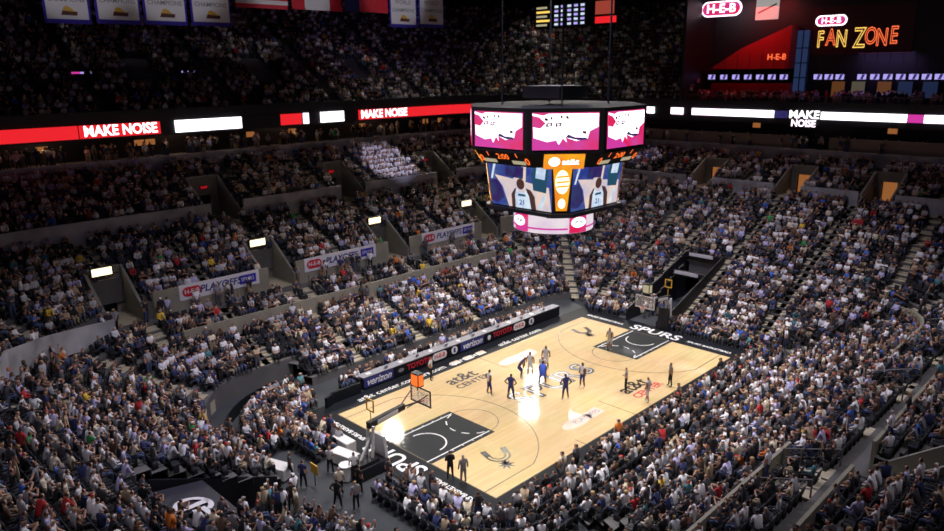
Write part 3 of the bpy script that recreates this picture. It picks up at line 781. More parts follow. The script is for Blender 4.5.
P_ = [
 ('hips', -4.7, 2.0, -20, JW, JN, 2, 'black hair', 'player in pale top and navy shorts standing farthest left on the court'),
 ('hips', -4.2, .3, 20, JN, JN, 2, 'black hair', 'player in navy uniform standing just left of the letter S'),
 ('bend', -.7, 2.4, -60, JN, JN, 2, 'black hair', 'player in navy uniform bending over behind the centre letters'),
 ('stand', .1, 2.1, 200, JW, JW, 1, 'black hair', 'player in pale uniform beside the bending navy player'),
 ('bend', -.5, .35, 40, JB, JB, 2, 'black hair', 'crouching player in bright blue at the middle of the centre letters'),
 ('run', .2, .9, 200, JW, JB, 1, 'a white cap', 'player in white top and blue shorts stepping at court centre'),
 ('stand', 1.9, 2.0, 210, JW, JW, 2, 'black hair', 'player in pale uniform standing farthest back near court centre'),
 ('hips', -1.5, -2.6, 60, JN, JN, 2, 'black hair', 'player in navy uniform with back turned beside the last centre letters'),
 ('stand', 1.1, -2.2, 170, JW, JN, 2, 'black hair', 'player in pale top and dark shorts right of the letters, arms down'),
 ('stand', 8.9, .7, 180, JW, JW, 1, 'dark brown hair', 'player in pale uniform alone at the far free throw line')]
for pose, x, y, f, a, b, sk, h, l in P_: person('basketball_player', pose, x, y, .01, f, a, b, sk, h, l, G, kp, 1.14)
ks = dict(long_sleeve=False)
person('referee', 'cross', 2.7, -5.0, .01, 120, RG, BK, 0, 'dark brown hair', 'referee in grey shirt and black slacks standing on the red arena lettering', 'referees', ks)
person('referee', 'stand', 5.8, -6.9, .01, 140, RG, BK, 1, 'black hair', 'referee in black slacks standing alone near the right sideline', 'referees', ks)
person('referee', 'hips', -5.8, 7.2, .01, -60, JW, BK, 1, 'black hair', 'man in white shirt and black slacks standing before the scorers boards', 'referees', ks)
person('coach', 'cross', -14.7, -4.3, .01, 60, BK, BK, 0, 'dark brown hair', 'man in black suit standing on the near baseline', 'two men in suits at the near baseline', {}, 1.05)
person('coach', 'stand', -14.5, -5.2, .01, 70, SUIT, SUIT, 0, 'grey hair', 'man in grey suit standing on the near baseline', 'two men in suits at the near baseline', {}, 1.05)
person('sideline_player', 'walk', 2.3, -7.1, .01, 90, JW, JW, 1, 'blond hair', 'player in white warming up at the camera side sideline', None, kp)
ST = [(-21.2,1.2,'navy','stand'),(-22.9,-.3,'black','cross'),(-21.2,2.6,'charcoal','walk'),(-20.2,-1.0,'cream','stand'),(-19.3,-1.6,'black','stand'),(-21.0,-1.9,'black','hips'),
      (-20.4,-2.8,'grey','stand'),(-23.6,.9,'brown','cross'),(-18.6,-.2,'white','walk'),(-17.6,-2.2,'charcoal','stand'),(-19.2,1.4,'pale grey','cross')]
WH = ['at the tunnel mouth','at the tunnel mouth','beside the curved floor path','before the tunnel beside the basket','behind the near basket','beside the tunnel wall','before the corner seats','inside the tunnel','right behind the basket base','left of the suited men','on the floor near the path']
for i, (x, y, c, ps) in enumerate(ST):
    hk = HK[i % 4]
    person('floor_attendant', ps, x, y, 0., [30,80,-20,60,10][i % 5], MS[c], BK, i % 3, hk, f'person in {c} top, {hk}, {STN[ps].replace("standing with ", "")}, {WH[i]}', 'people standing by the near tunnel', ks, 1.0)

# ------------------------------------------------------------ baskets
def basket(s, name, label, clock):
    r = empty(name, (s*17.0, 0, 0), 0 if s > 0 else PI)   # local -x points at the court
    def L(mb, n, m, par=r, **k): return mb.build(n, m, par, **k)
    mb = MB(); mb.box((.5,0,.35), (2.2,1.5,.7)); mb.box((.7,0,.8), (1.4,1.2,.25)); L(mb, 'base', 'dark')
    mb = MB(); mb.hexa([(-.75,-.55,0),(-.55,-.55,0),(-.55,.55,0),(-.75,.55,0),(-.6,-.5,2.1),(-.4,-.5,2.1),(-.4,.5,2.1),(-.6,.5,2.1)]); pd = L(mb, 'front_pad', 'padw' if s < 0 else 'dark')
    mb = MB(); mb.tube((.3,-.25,.7),(.1,-.25,2.9),.09); mb.tube((.3,.25,.7),(.1,.25,2.9),.09); mb.tube((1.1,0,.7),(-.2,0,2.7),.07); L(mb, 'mast', 'padw')
    mb = MB(); mb.hexa([(.3,-.16,2.75),(-2.5,-.13,3.05),(-2.5,.13,3.05),(.3,.16,2.75),(.3,-.16,3.15),(-2.5,-.13,3.4),(-2.5,.13,3.4),(.3,.16,3.15)]); arm = L(mb, 'arm', 'dark')
    for sy in (-1,1):
        mb = MB(); mb.hexa([(-.3,sy*.18-.01,2.88),(-1.9,sy*.16-.01,3.05),(-1.9,sy*.16+.01,3.05),(-.3,sy*.18+.01,2.88),(-.3,sy*.18-.01,3.14),(-1.9,sy*.16-.01,3.29),(-1.9,sy*.16+.01,3.29),(-.3,sy*.18+.01,3.14)]); mb.build('arm_panel', 'padw', arm)
    bx = -(17.0-13.1)
    mb = MB(); mb.tube((-2.5,-.3,3.2),(bx+.05,-.75,3.75),.035); mb.tube((-2.5,.3,3.2),(bx+.05,.75,3.75),.035); mb.tube((-2.4,0,3.2),(bx+.05,0,3.1),.06); L(mb, 'bracket', 'dark')
    mb = MB(); mb.box((bx,0,3.44), (.03,1.79,1.03)); L(mb, 'backboard', 'glass')
    mb = MB()
    for c, d in (((bx,0,2.92),(.07,1.9,.09)),((bx,0,3.97),(.06,1.9,.07)),((bx,.915,3.44),(.06,.07,1.1)),((bx,-.915,3.44),(.06,.07,1.1))): mb.box(c, d)
    L(mb, 'board_frame', 'dark' if s < 0 else 'padw')
    mb = MB()
    for c, d in (((bx-.02,0,3.2),(.02,.6,.05)),((bx-.02,0,3.62),(.02,.6,.05)),((bx-.02,.28,3.41),(.02,.05,.45)),((bx-.02,-.28,3.41),(.02,.05,.45))): mb.box(c, d)
    L(mb, 'target_square', 'white')
    mb = MB(); rc = (bx-.38, 0, 3.05)
    for k in range(18):
        a, b = 2*PI*k/18, 2*PI*(k+1)/18
        mb.tube((rc[0]+.23*math.cos(a), .23*math.sin(a), 3.05), (rc[0]+.23*math.cos(b), .23*math.sin(b), 3.05), .016, 6)
    mb.box((bx-.1,0,3.03), (.14,.12,.06)); rim = L(mb, 'rim', 'orange')
    mb = MB()
    for k in range(12):
        a = 2*PI*k/12; b = 2*PI*(k+1)/12
        mb.tube((rc[0]+.23*math.cos(a), .23*math.sin(a), 3.04), (rc[0]+.15*math.cos(b), .15*math.sin(b), 2.82), .007, 4)
        mb.tube((rc[0]+.15*math.cos(b), .15*math.sin(b), 2.82), (rc[0]+.12*math.cos(a), .12*math.sin(a), 2.6), .007, 4)
        mb.tube((rc[0]+.23*math.cos(b), .23*math.sin(b), 3.04), (rc[0]+.15*math.cos(a), .15*math.sin(a), 2.82), .007, 4)
    mb.build('net', 'net', rim)
    mb = MB(); mb.box((bx+.25,0,4.65), (.45,.7,.9)); mb.tube((bx+.25,0,3.9),(bx+.25,0,4.3),.04); ck = L(mb, 'shot_clock', 'dark')
    for a in range(4):
        mb = MB()
        if a % 2: mb.box((bx+.25, (.36 if a == 1 else -.36), 4.65), (.36,.02,.7))
        else: mb.box((bx+.25+(.236 if a else -.236), 0, 4.65), (.02,.58,.7))
        mb.build('clock_face', 'e_orange' if clock else 'e_dim', ck)
    mb = MB(); mb.tube((.1,.1,2.9),(.15,.1,3.85),.03)
    for c, d in (((.15,.1,3.9),(.05,.72,.09)),((.15,.1,4.6),(.05,.72,.09)),((.15,-.22,4.25),(.05,.09,.7)),((.15,.42,4.25),(.05,.09,.7))): mb.box(c, d)
    L(mb, 'signal_frame', 'yellow')
    tag(r, label, 'basketball hoop', 'basketball hoops')
    return r
basket(-1, 'basketball_hoop', 'near basketball hoop with orange lit clock above its glass board', True)
basket(1, 'basketball_hoop', 'far basketball hoop with pale framed board before the dark tunnel', False)

# scorers' boards along the far sideline
UNITS = ['V', 'S', 'R', 'O', 'Q', 'V', 'A', 'R', 'O', 'Q', 'K']
names = {'V': 'blue sponsor panel with white script lettering', 'S': 'black panel with small white spur emblem', 'R': 'black panel with red lettering', 'O': 'black panel with white oval sign', 'Q': 'black panel with small white square emblem', 'A': 'black panel with white apple-shaped mark', 'K': 'plain black panel'}
wid = {'V': 3.0, 'S': 1.4, 'R': 2.4, 'O': 2.1, 'Q': 1.3, 'A': 1.2, 'K': 3.6}
x = -10.6; seenu = {}
for u in UNITS:
    w = wid[u]; cx = x+w/2; seenu[u] = seenu.get(u, 0)+1
    o = empty('scorers_table', (cx, B0+2.0, 0)); tag(o, f"courtside board, {names[u]}, {'nearer the near basket' if seenu[u]==1 else 'nearer the far corner'}", 'advertising board', 'boards along the scorers table')
    mb = MB(); mb.box((0,0,.47), (w-.03,.3,.94)); mb.build('cabinet', 'black', o)
    mb = MB(); mb.box((0,.25,.97), (w,.85,.06)); mb.build('table_top', 'greyp', o)
    F = Frame((cx, B0+1.85, .5), (1,0,0), (0,0,1))
    if u == 'V':
        F.rect(-w/2+.08, w/2-.08, -.38, .38, 'panel', 'navy', o, .012); F.text('verizon', 0, 0, .8, 'white', o, w=.02, shear=.3, off=.012)
    elif u == 'R': F.text('TOYOTA', 0, 0, .62, 'red', o, w=.015, off=.015)
    elif u == 'O':
        F.shape(oval(1.6,.66), 'oval_sign', 'white', o, .012); F.text('H-E-B', 0, 0, .5, 'red', o, w=.02, off=.012)
    elif u == 'Q': F.shape(oval(.7,.66), 'emblem', 'whitevinyl', o, .012); F.rect(-.12,.12,-.2,.2,'emblem_bar','navy',o,.02)
    elif u == 'A': F.shape(ell(0,-.05,.2,.24), 'mark', 'white', o, .012)
    elif u == 'S': F.shape(ell(0,0,.3,.16), 'mark', 'greyp', o, .012)
    x += w
# laptops and papers lie along it
for k in range(14):
    o = MB(); xx = -9.8+k*1.6; 
    if k % 2: 
        o.box((xx, B0+2.2, 1.012), (.34,.24,.02)); o.hexa([(xx-.17,B0+2.08,1.02),(xx+.17,B0+2.08,1.02),(xx+.17,B0+2.1,1.02),(xx-.17,B0+2.1,1.02),(xx-.17,B0+2.0,1.25),(xx+.17,B0+2.0,1.25),(xx+.17,B0+2.02,1.25),(xx-.17,B0+2.02,1.25)])
        tag(o.build('laptop', 'greyp'), 'open grey laptop on the scorers table', 'laptop', 'laptops on the scorers table')
    else:
        o.box((xx, B0+2.25, 1.01), (.42,.32,.015), 0, .2*k)
        tag(o.build('paper_stack', 'cloth'), 'loose white papers on the scorers table', 'papers', 'papers on the scorers table')
mb = MB(); mb.box((-12.3, B0+1.7, .42), (2.6,.2,.84)); mb.box((-13.9,B0+1.5,.4),(.9,.2,.8),0,.4); tag(mb.build('courtside_barrier', 'black'), 'low black barrier past the end of the scorers boards', 'barrier')

# banners on the stand wall
def at_x(px, y, z):   # world x on plane y for a picture column
    lo, hi = -45., 60.
    for _ in range(50):
        m = (lo+hi)/2
        if proj(m, y, z)[0] < px: lo = m
        else: hi = m
    return m
BL = ['white playoffs banner on the stand wall nearest the left stairs', 'white playoffs banner on the stand wall between two portals', 'white playoffs banner on the stand wall nearest the hanging scoreboard']
yb = B0+16.42
for (a, b), l in zip(((-17.6,-10.5),(-5.9,2.3),(8.4,16.2)), BL):
    o = empty('playoffs_banner', (a, yb-.03, 5.5)); tag(o, l, 'banner', 'playoffs banners on the stand wall')
    F = Frame((a, yb-.05, 5.55), (1,0,0), (0,0,1)); w = b-a
    F.rect(0, w, 0, 1.28, 'banner_sheet', 'whitevinyl', o, .0, .04)
    F.o = F.P(0, .64)
    F.shape([(p+1.05, q) for p, q in oval(1.6,.8)], 'oval_sign', 'red', o, .012); F.text('H-E-B', 1.05, 0, .52, 'white', o, w=.02, off=.01)
    F.text('PLAYOFFS', w*.5, 0, .82, 'navy', o, w=.012, shear=.2, off=.02)
    F.rect(w-1.85, w-.3, -.38, .38, 'blue_panel', 'bluebord', o, .012); F.text('SPURS', w-1.08, 0, .45, 'white', o, w=.02)
    
# rails: box partitions and walkway rails
def rail(pts, h=.9, name='hand_rail', label='grey metal hand rail beside the stair aisle', grp='hand rails in the stands', r=.04):
    mb = MB()
    for a, b in zip(pts, pts[1:]):
        mb.tube((a[0],a[1],a[2]+h), (b[0],b[1],b[2]+h), r, 6); mb.tube((a[0],a[1],a[2]+h*.5), (b[0],b[1],b[2]+h*.5), r*.6, 5)
    for a in pts: mb.tube(a, (a[0],a[1],a[2]+h), r, 6)
    return tag(mb.build(name, 'steel'), label, 'rail', grp)
for sgn in (1, -1):
    for p in PN:
        for s in (-1, 1):
            xx = p+s*1.85
            if not seen(xx, sgn*(B0+13), 4, 30) or (sgn > 0 and not -20 < xx < 16): continue
            rail([(xx, sgn*(B0+12.4+.9*i), 3.75+.33*i) for i in range(4)], label='grey hand rail beside the box stairs on the '+('scorers side' if sgn > 0 else 'camera side'), grp='hand rails of the box section, '+('scorers side' if sgn > 0 else 'camera side'))
for x in [-15, -1.5, 12]:
    rail([(x+.7, B0+12.4+.9*i, 3.75+.33*i) for i in range(4)], label='grey hand rail beside the box stairs on the scorers side', grp='hand rails of the box section, scorers side')

# ------------------------------------------------------------ ribbon displays
def ribbon(nm, label, segs, pred, z0s, h, off):
    """segs: (px0, px1, material, name)"""
    r = empty(nm, (0,0,0)); tag(r, label, 'display', 'ribbon displays')
    T = [8*k/3200 for k in range(-900, 1700)]
    pts = [(ring_t(34.3, t), t) for t in T]; pts = [(a, proj(a[0], a[1], 18)[0]) for a, t in pts if pred(a)]
    pts.sort(key=lambda q: q[1])
    for p0, p1, m, n in segs:
        L = [a for a, px in pts if p0 <= px <= p1]
        if len(L) < 2: continue
        L = L[::max(1, len(L)//40)] + [L[-1]]
        mb = MB()
        for a, b in zip(L, L[1:]):
            if (a[0]-b[0])**2+(a[1]-b[1])**2 < 1e-6: continue
            q = []
            for e in (a, b):
                zb = z0s - .7*(1-wside(e[2], e[3])); q.append((e, zb))
            (a_, za), (b_, zb) = q
            A = lambda e, o, z: (e[0]-e[2]*o, e[1]-e[3]*o, z)
            mb.hexa([A(a_,off,za), A(b_,off,zb), A(b_,0,zb), A(a_,0,za), A(a_,off,za+h), A(b_,off,zb+h), A(b_,0,zb+h), A(a_,0,za+h)])
        mb.build(n, m, r)
    return r
left = lambda a: a[3] > .05 and a[0] < 48 and a[1] > 24
right = lambda a: a[2] > .6 and a[1] < 30
ribL = ribbon('ribbon_display', 'long red and white lit ribbon display under the left upper deck', [(-40,79,'e_red','red_panel'),(79,161,'e_red','red_panel'),(175,242,'e_white','white_panel'),(280,302,'e_red','red_panel'),(303,309,'e_whitepink','white_panel'),(320,344,'e_white','white_panel'),(358,410,'e_red','red_panel'),(410,476,'e_red','red_panel'),(242,280,'dark','dim_panel')], left, 17.5, 1.2, .12)
ribR = ribbon('ribbon_display', 'long pinkish white lit ribbon display under the far plaza railing', [(634,655,'e_white','white_panel'),(671,684,'e_whitepink','white_panel'),(692,722,'e_whitepink','white_panel'),(722,775,'e_white','white_panel'),(775,788,'e_dkpurple','dim_panel'),(821,908,'e_white','white_panel'),(908,924,'e_magenta','magenta_panel'),(924,990,'e_whitepink','white_panel')], right, 18.0, .85, .12)
yr = B0+34.3-.14
for px0, px1 in ((80,160),(359,409)):
    xa, xb = at_x(px0, yr, 18.3), at_x(px1, yr, 18.3)
    t = text('lettering', 'MAKE NOISE', ((xa+xb)/2, yr, 18.1), (1,0,0), (0,0,1), 1.35, 'e_white', ribL, sx=(xb-xa)/7.9/1.0*.95, off=.035)
def at_y(px, x, z):
    lo, hi = -60., 60.
    for _ in range(50):
        m = (lo+hi)/2
        if proj(x, m, z)[0] > px: lo = m
        else: hi = m
    return m
xr = A0+34.3-.14
y0, y1 = at_y(788, xr, 17.5), at_y(820, xr, 17.5)
text('lettering', 'MAKE', (xr, (y0+y1)/2, 17.75), (0,-1,0), (0,0,1), 1.25, 'e_white', ribR, sx=(y0-y1)/3.4, off=.03)
text('lettering', 'NOISE', (xr, (y0+y1)/2, 16.75), (0,-1,0), (0,0,1), 1.1, 'e_whitepink', ribR, sx=(y0-y1)/4.0, off=.03)

# warm lit suite windows along the concourse back wall
cnt = 0
for px in (42, 139, 250, 292, 362, 425, 440, 757, 893, 150):
    side = px < 480
    if side:
        yy = B0+38.4; xx = at_x(px, yy, 16.4); F = Frame((xx, yy-.02, 16.0), (1,0,0), (0,0,1))
    else:
        xx = A0+38.4; yy = at_y(px, xx, 16.2); F = Frame((xx-.02, yy, 15.6), (0,-1,0), (0,0,1))
    o = empty('suite_window', F.o); tag(o, 'small warm lit suite window behind the '+('left' if side else 'far')+' club concourse', 'window light', 'warm lit suite windows, '+('left' if side else 'far')+' side')
    F.rect(-.6, .6, 0, .8, 'window_frame', 'dark', o, .03); F.rect(-.5, .5, .1, .7, 'pane', 'e_warm', o, .05)

# ------------------------------------------------------------ centre scoreboard
sb = empty('center_scoreboard', (0,0,12.0)); tag(sb, 'huge hanging four sided scoreboard with screens and lit ring over the court', 'scoreboard')
def octpts(r, half):   # regular-ish polygon, r apothem of axis faces, half their half width
    return [(r,-half),(r,half),(half,r),(-half,r),(-r,half),(-r,-half),(-half,-r),(half,-r)]
def prism(pts, z0, z1, name, m, par=sb, pts2=None):
    mb = MB(); n = len(pts); pts2 = pts2 or pts
    for k in range(n):
        a, b = pts[k], pts[(k+1)%n]; c, d = pts2[(k+1)%n], pts2[k]
        mb.poly([(a[0],a[1],z0),(b[0],b[1],z0),(c[0],c[1],z1),(d[0],d[1],z1)])
    mb.poly([(x,y,z0) for x,y in pts][::-1]); mb.poly([(x,y,z1) for x,y in pts2])
    mb.v = [(x, y, z-12.0) for x, y, z in mb.v]
    return mb.build(name, m, par)
prism(octpts(5.8,2.4), 18.15, 20.95, 'upper_frame', mat('matt black frame', (.006,.006,.008), .9, spec=.1))
prism(octpts(4.9,2.2), 17.2, 18.15, 'score_band', 'black', pts2=octpts(5.6,2.35))
prism(octpts(3.5,2.75), 14.1, 17.2, 'lower_frame', 'dark', pts2=octpts(3.85,2.95))
prism(octpts(3.9,2.9), 13.85, 14.1, 'lower_ledge', 'dark')
NR = 40
def cyl(r, z0, z1, name, m, a0=0, a1=360, n=NR, par=sb, th=.08):
    mb = MB()
    for k in range(n):
        t0 = math.radians(a0+(a1-a0)*k/n); t1 = math.radians(a0+(a1-a0)*(k+1)/n)
        p = lambda t, q, z: (q*math.cos(t), q*math.sin(t), z-12)
        mb.hexa([p(t0,r-th,z0),p(t0,r,z0),p(t1,r,z0),p(t1,r-th,z0),p(t0,r-th,z1),p(t0,r,z1),p(t1,r,z1),p(t1,r-th,z1)])
    return mb.build(name, m, par)
ring = cyl(2.85, 12.35, 13.85, 'lower_ring', 'e_lilac')
cyl(2.7, 12.25, 13.9, 'ring_core', 'dark')
for c in (219, 39, 129, 309):
    cyl(2.87, 12.37, 13.83, 'ring_emblem_panel', 'e_crimson', c+22, c+52, 10, ring, .02)
    a = math.radians(c+36); F = Frame((2.9*math.cos(a), 2.9*math.sin(a), 13.1), (-math.sin(a), math.cos(a), 0), (0,0,1))
    F.shape(ell(0,0,.62,.36), 'emblem', 'e_white', ring, .02); F.text('SPURS', 0, 0, .36, 'lettbk', ring, w=.04, off=.01, shear=.2)
    cyl(2.87, 12.62, 12.74, 'ring_stripe', 'e_magenta', c-52, c+20, 12, ring, .02); cyl(2.87, 13.45, 13.83, 'ring_stripe', 'e_dkpurple', c-10, c+18, 8, ring, .02)
# upper screens: crimson with a white dynamic shape
def playscreen(F, w, h):
    sc_ = F.rect(-w/2, w/2, 0, h, 'screen', 'e_crimson', sb, .04, .05)
    X0 = -w/2
    def sp(L): return [(X0+w*a, h*b) for a, b in L]
    F.shape(sp([(0,0),(.55,0),(.3,.30),(0,.5)]), 'screen_shape', 'e_magenta', sc_ if False else sb, .05, .005)
    F.shape(sp([(0,.98),(.16,.92),(.24,.97),(.99,.97),(.99,.62),(.86,.50),(.83,.30),(.66,.24),(.5,.34),(.52,.2),(.46,.32),(.40,.14),(.36,.26),(.22,.22),(.02,.33)]), 'screen_shape', 'e_whitepink', sb, .06, .005)
    F.shape(sp([(.0,.92),(.10,.88),(.20,.72),(.12,.58),(.0,.62)]), 'screen_shape', 'e_crimson', sb, .07, .005)
    F.shape(sp([(.50,.34),(.70,.26),(.86,.28),(.80,.33),(.64,.34),(.54,.42)]), 'screen_shape', 'e_dkpurple', sb, .07, .005)
    for a, b in ((.20,.62),(.34,.62)):
        F.shape(sp([(a,b),(a+.09,b+.02),(a+.10,b+.11),(a+.01,b+.10)]), 'screen_mark', 'lettbk', sb, .075, .005)
        F.shape(sp([(a+.03,b+.04),(a+.07,b+.045),(a+.07,b+.08),(a+.03,b+.075)]), 'screen_mark', 'e_whitepink', sb, .085, .005)
    for a, b, c in ((.18,.80,.05),(.27,.83,.03),(.42,.86,.03),(.50,.85,.04),(.75,.45,.06)):
        F.shape(sp([(a,b),(a+c,b-.03),(a+c,b+.05),(a,b+.06)]), 'screen_mark', 'lettbk', sb, .075, .005)
for k in range(8):
    a = k*PI/4; axis = k % 2 == 0
    r = 5.8 if axis else (5.8+2.4)/math.sqrt(2)
    n = Vector((math.cos(a), math.sin(a), 0)); u = Vector((-n.y, n.x, 0))
    if n.dot(Vector((-41,-32.4,0)).normalized()) < -.4: continue
    playscreen(Frame(n*r + Vector((0,0,18.4)), u, (0,0,1)), 4.15, 2.3)
# score band content
for k in range(8):
    a = k*PI/4; axis = k % 2 == 0
    n = Vector((math.cos(a), math.sin(a), 0)); u = Vector((-n.y, n.x, 0))
    if n.dot(Vector((-41,-32.4,0)).normalized()) < -.3: continue
    r = 5.3 if axis else (5.3+2.3)/math.sqrt(2)
    vv = (Vector((0,0,.95)) + n*.7).normalized() if axis else (Vector((0,0,.95)) + n*.6).normalized()
    r0 = 4.9 if axis else (4.9+2.2)/math.sqrt(2)
    F = Frame(n*r0 + Vector((0,0,17.2)), u, vv); F.o = F.P(0,0,.03)
    if axis:
        F.text('2:00', 0, .78, .62, 'e_orange', sb, off=.012, name='clock_digits')
        for q, st in ((-2.0,'0'),(2.0,'0')): F.text(st, q, .5, .75, 'e_orange', sb, off=.012, name='score_digit')
        for q in (-1.25, 1.25):
            F.text('1', q, .95, .5, 'e_neonr', sb, off=.012, name='foul_digit')
            F.rect(q-.62, q+.5, .2, .5, 'team_label', 'e_dim', sb, .01)
    else:
        F.rect(-1.3, 1.3, -.05, 1.15, 'sponsor_panel', 'e_amber', sb, .06)
        F.shape(ell(-.62,.55,.36,.36), 'globe', 'e_white', sb, .08); F.text('at&t', .42, .52, .62, 'e_white', sb, w=.08, off=.012)
# lower video screens
def video(F, w, h, wt):
    def sp(L): return [((a-.5)*(w+(wt-w)*b), h*b) for a, b in L]
    F.shape(sp([(0,0),(1,0),(1,1),(0,1)]), 'screen', 'e_blue', sb, .04, .05)
    F.shape(sp([(.30,.0),(1,0),(.96,.55),(.60,.62),(.62,1),(.56,1),(.40,.66),(.10,.72),(.22,.45)]), 'screen_shape', 'e_beige', sb, .05, .005)
    F.shape(sp([(0,.55),(.12,.62),(.20,.45),(.24,.2),(.10,.05),(0,.1)]), 'screen_shape', 'e_dkpurple', sb, .06, .005)
    F.shape(sp([(.10,1),(.14,1),(.06,.62),(.03,.62)]), 'screen_shape', 'e_pale', sb, .055, .005)
    F.shape(sp([(.28,.72),(.56,.68),(.58,.96),(.30,.98)]), 'screen_shape', 'e_dkpurple', sb, .055, .005)
    # a player: head, shoulders, jersey
    F.shape(sp([(.42,.0),(.68,.0),(.65,.30),(.60,.44),(.57,.36),(.49,.36),(.45,.46),(.42,.30)]), 'screen_figure', 'e_pale', sb, .075, .005)
    F.shape(sp([(.36,.0),(.42,.0),(.43,.3),(.46,.46),(.42,.44),(.36,.3)]), 'screen_figure', 'e_skin', sb, .07, .005)
    F.shape(sp([(.68,.0),(.76,.0),(.74,.3),(.68,.44),(.60,.48),(.64,.3)]), 'screen_figure', 'e_skin', sb, .07, .005)
    F.shape(sp([(p, q) for p, q in ell(.52,.56,.065,.13,12)]), 'screen_figure', 'e_skin', sb, .08, .005)
    F.shape(sp([(.47,.28),(.60,.28),(.59,.33),(.48,.33)]), 'screen_mark', 'e_teal', sb, .085, .005)
    F.text('21', (.535-.5)*w, h*.13, h*.17, 'e_blue', sb, w=.09, off=.01, name='screen_mark')
    F.shape(sp([(.72,.45),(.92,.42),(.95,.95),(.88,1),(.74,1),(.70,.8)]), 'screen_figure', 'e_teal', sb, .06, .005)
    F.shape(sp([(.76,.74),(.90,.72),(.92,.98),(.78,1)]), 'screen_figure', 'e_pale', sb, .07, .005)
    F.shape(sp([(.80,.05),(.84,.0),(.92,.3),(.88,.4)]), 'screen_shape', 'e_pale', sb, .065, .005)
for k in range(4):
    a = k*PI/2; n = Vector((math.cos(a), math.sin(a), 0)); u = Vector((-n.y, n.x, 0))
    if n.dot(Vector((-41,-32.4,0)).normalized()) < -.3: continue
    v = (Vector((0,0,3.6))+n*.35).normalized()
    F = Frame(n*3.52+Vector((0,0,14.18)), u, v); video(F, 5.3, 2.95, 5.7)
for k in range(4):
    a = k*PI/2+PI/4; n = Vector((math.cos(a), math.sin(a), 0)); u = Vector((-n.y, n.x, 0))
    if n.dot(Vector((-41,-32.4,0)).normalized()) < -.3: continue
    r0 = (3.5+2.75)/math.sqrt(2); v = (Vector((0,0,3.6))+n*.39).normalized()
    F = Frame(n*(r0+.02)+Vector((0,0,14.18)), u, v)
    F.shape([(-.36,0.1),(.36,.1),(.62,2.95),(-.62,2.95)], 'corner_panel', 'e_amber', sb, .05, .05)
    F.shape(ell(0,2.05,.46,.8), 'globe', 'e_sign', sb, .07); F.shape(ell(0,.6,.24,.34), 'globe', 'e_sign', sb, .07)
    for q in (1.75, 2.05, 2.4): F.shape([(-.45,q-.08),(.35,q-.02),(.5,q+.1),(-.3,q+.05)], 'globe_stripe', 'e_amber', sb, .085, .005)
mb = MB()
for sx in (-1,1):
    for sy in (-1,1): mb.tube((sx*2.6,sy*2.6,8.9),(sx*2.6,sy*2.6,28.1),.07,6)
mb.build('hoist_cable', 'dark', sb)
prism([(-1.6,-1.6),(1.6,-1.6),(1.6,1.6),(-1.6,1.6)], 21.4, 22.2, 'hoist_box', 'roof')
# rigging truss above the scoreboard
for y in ():
    mb = MB()
    for dy in (-.5,.5):
        for dz in (0,1.0): mb.tube((-9,y+dy,26+dz),(12,y+dy,26+dz),.07,6)
    for k in range(21): mb.tube((-9+k,y-.5,26+(k%2)),(-8+k,y-.5,26+((k+1)%2)),.04,5); mb.tube((-9+k,y+.5,26+(k%2)),(-8+k,y+.5,26+((k+1)%2)),.04,5)
    for xx in (-8.5,11.5): mb.tube((xx,y,27),(xx,y,40.1),.03,5)
    tag(mb.build('rigging_truss', 'dark'), 'dark rigging truss hung above the scoreboard on its '+('camera' if y < 0 else 'scorers')+' side', 'truss', 'rigging trusses')

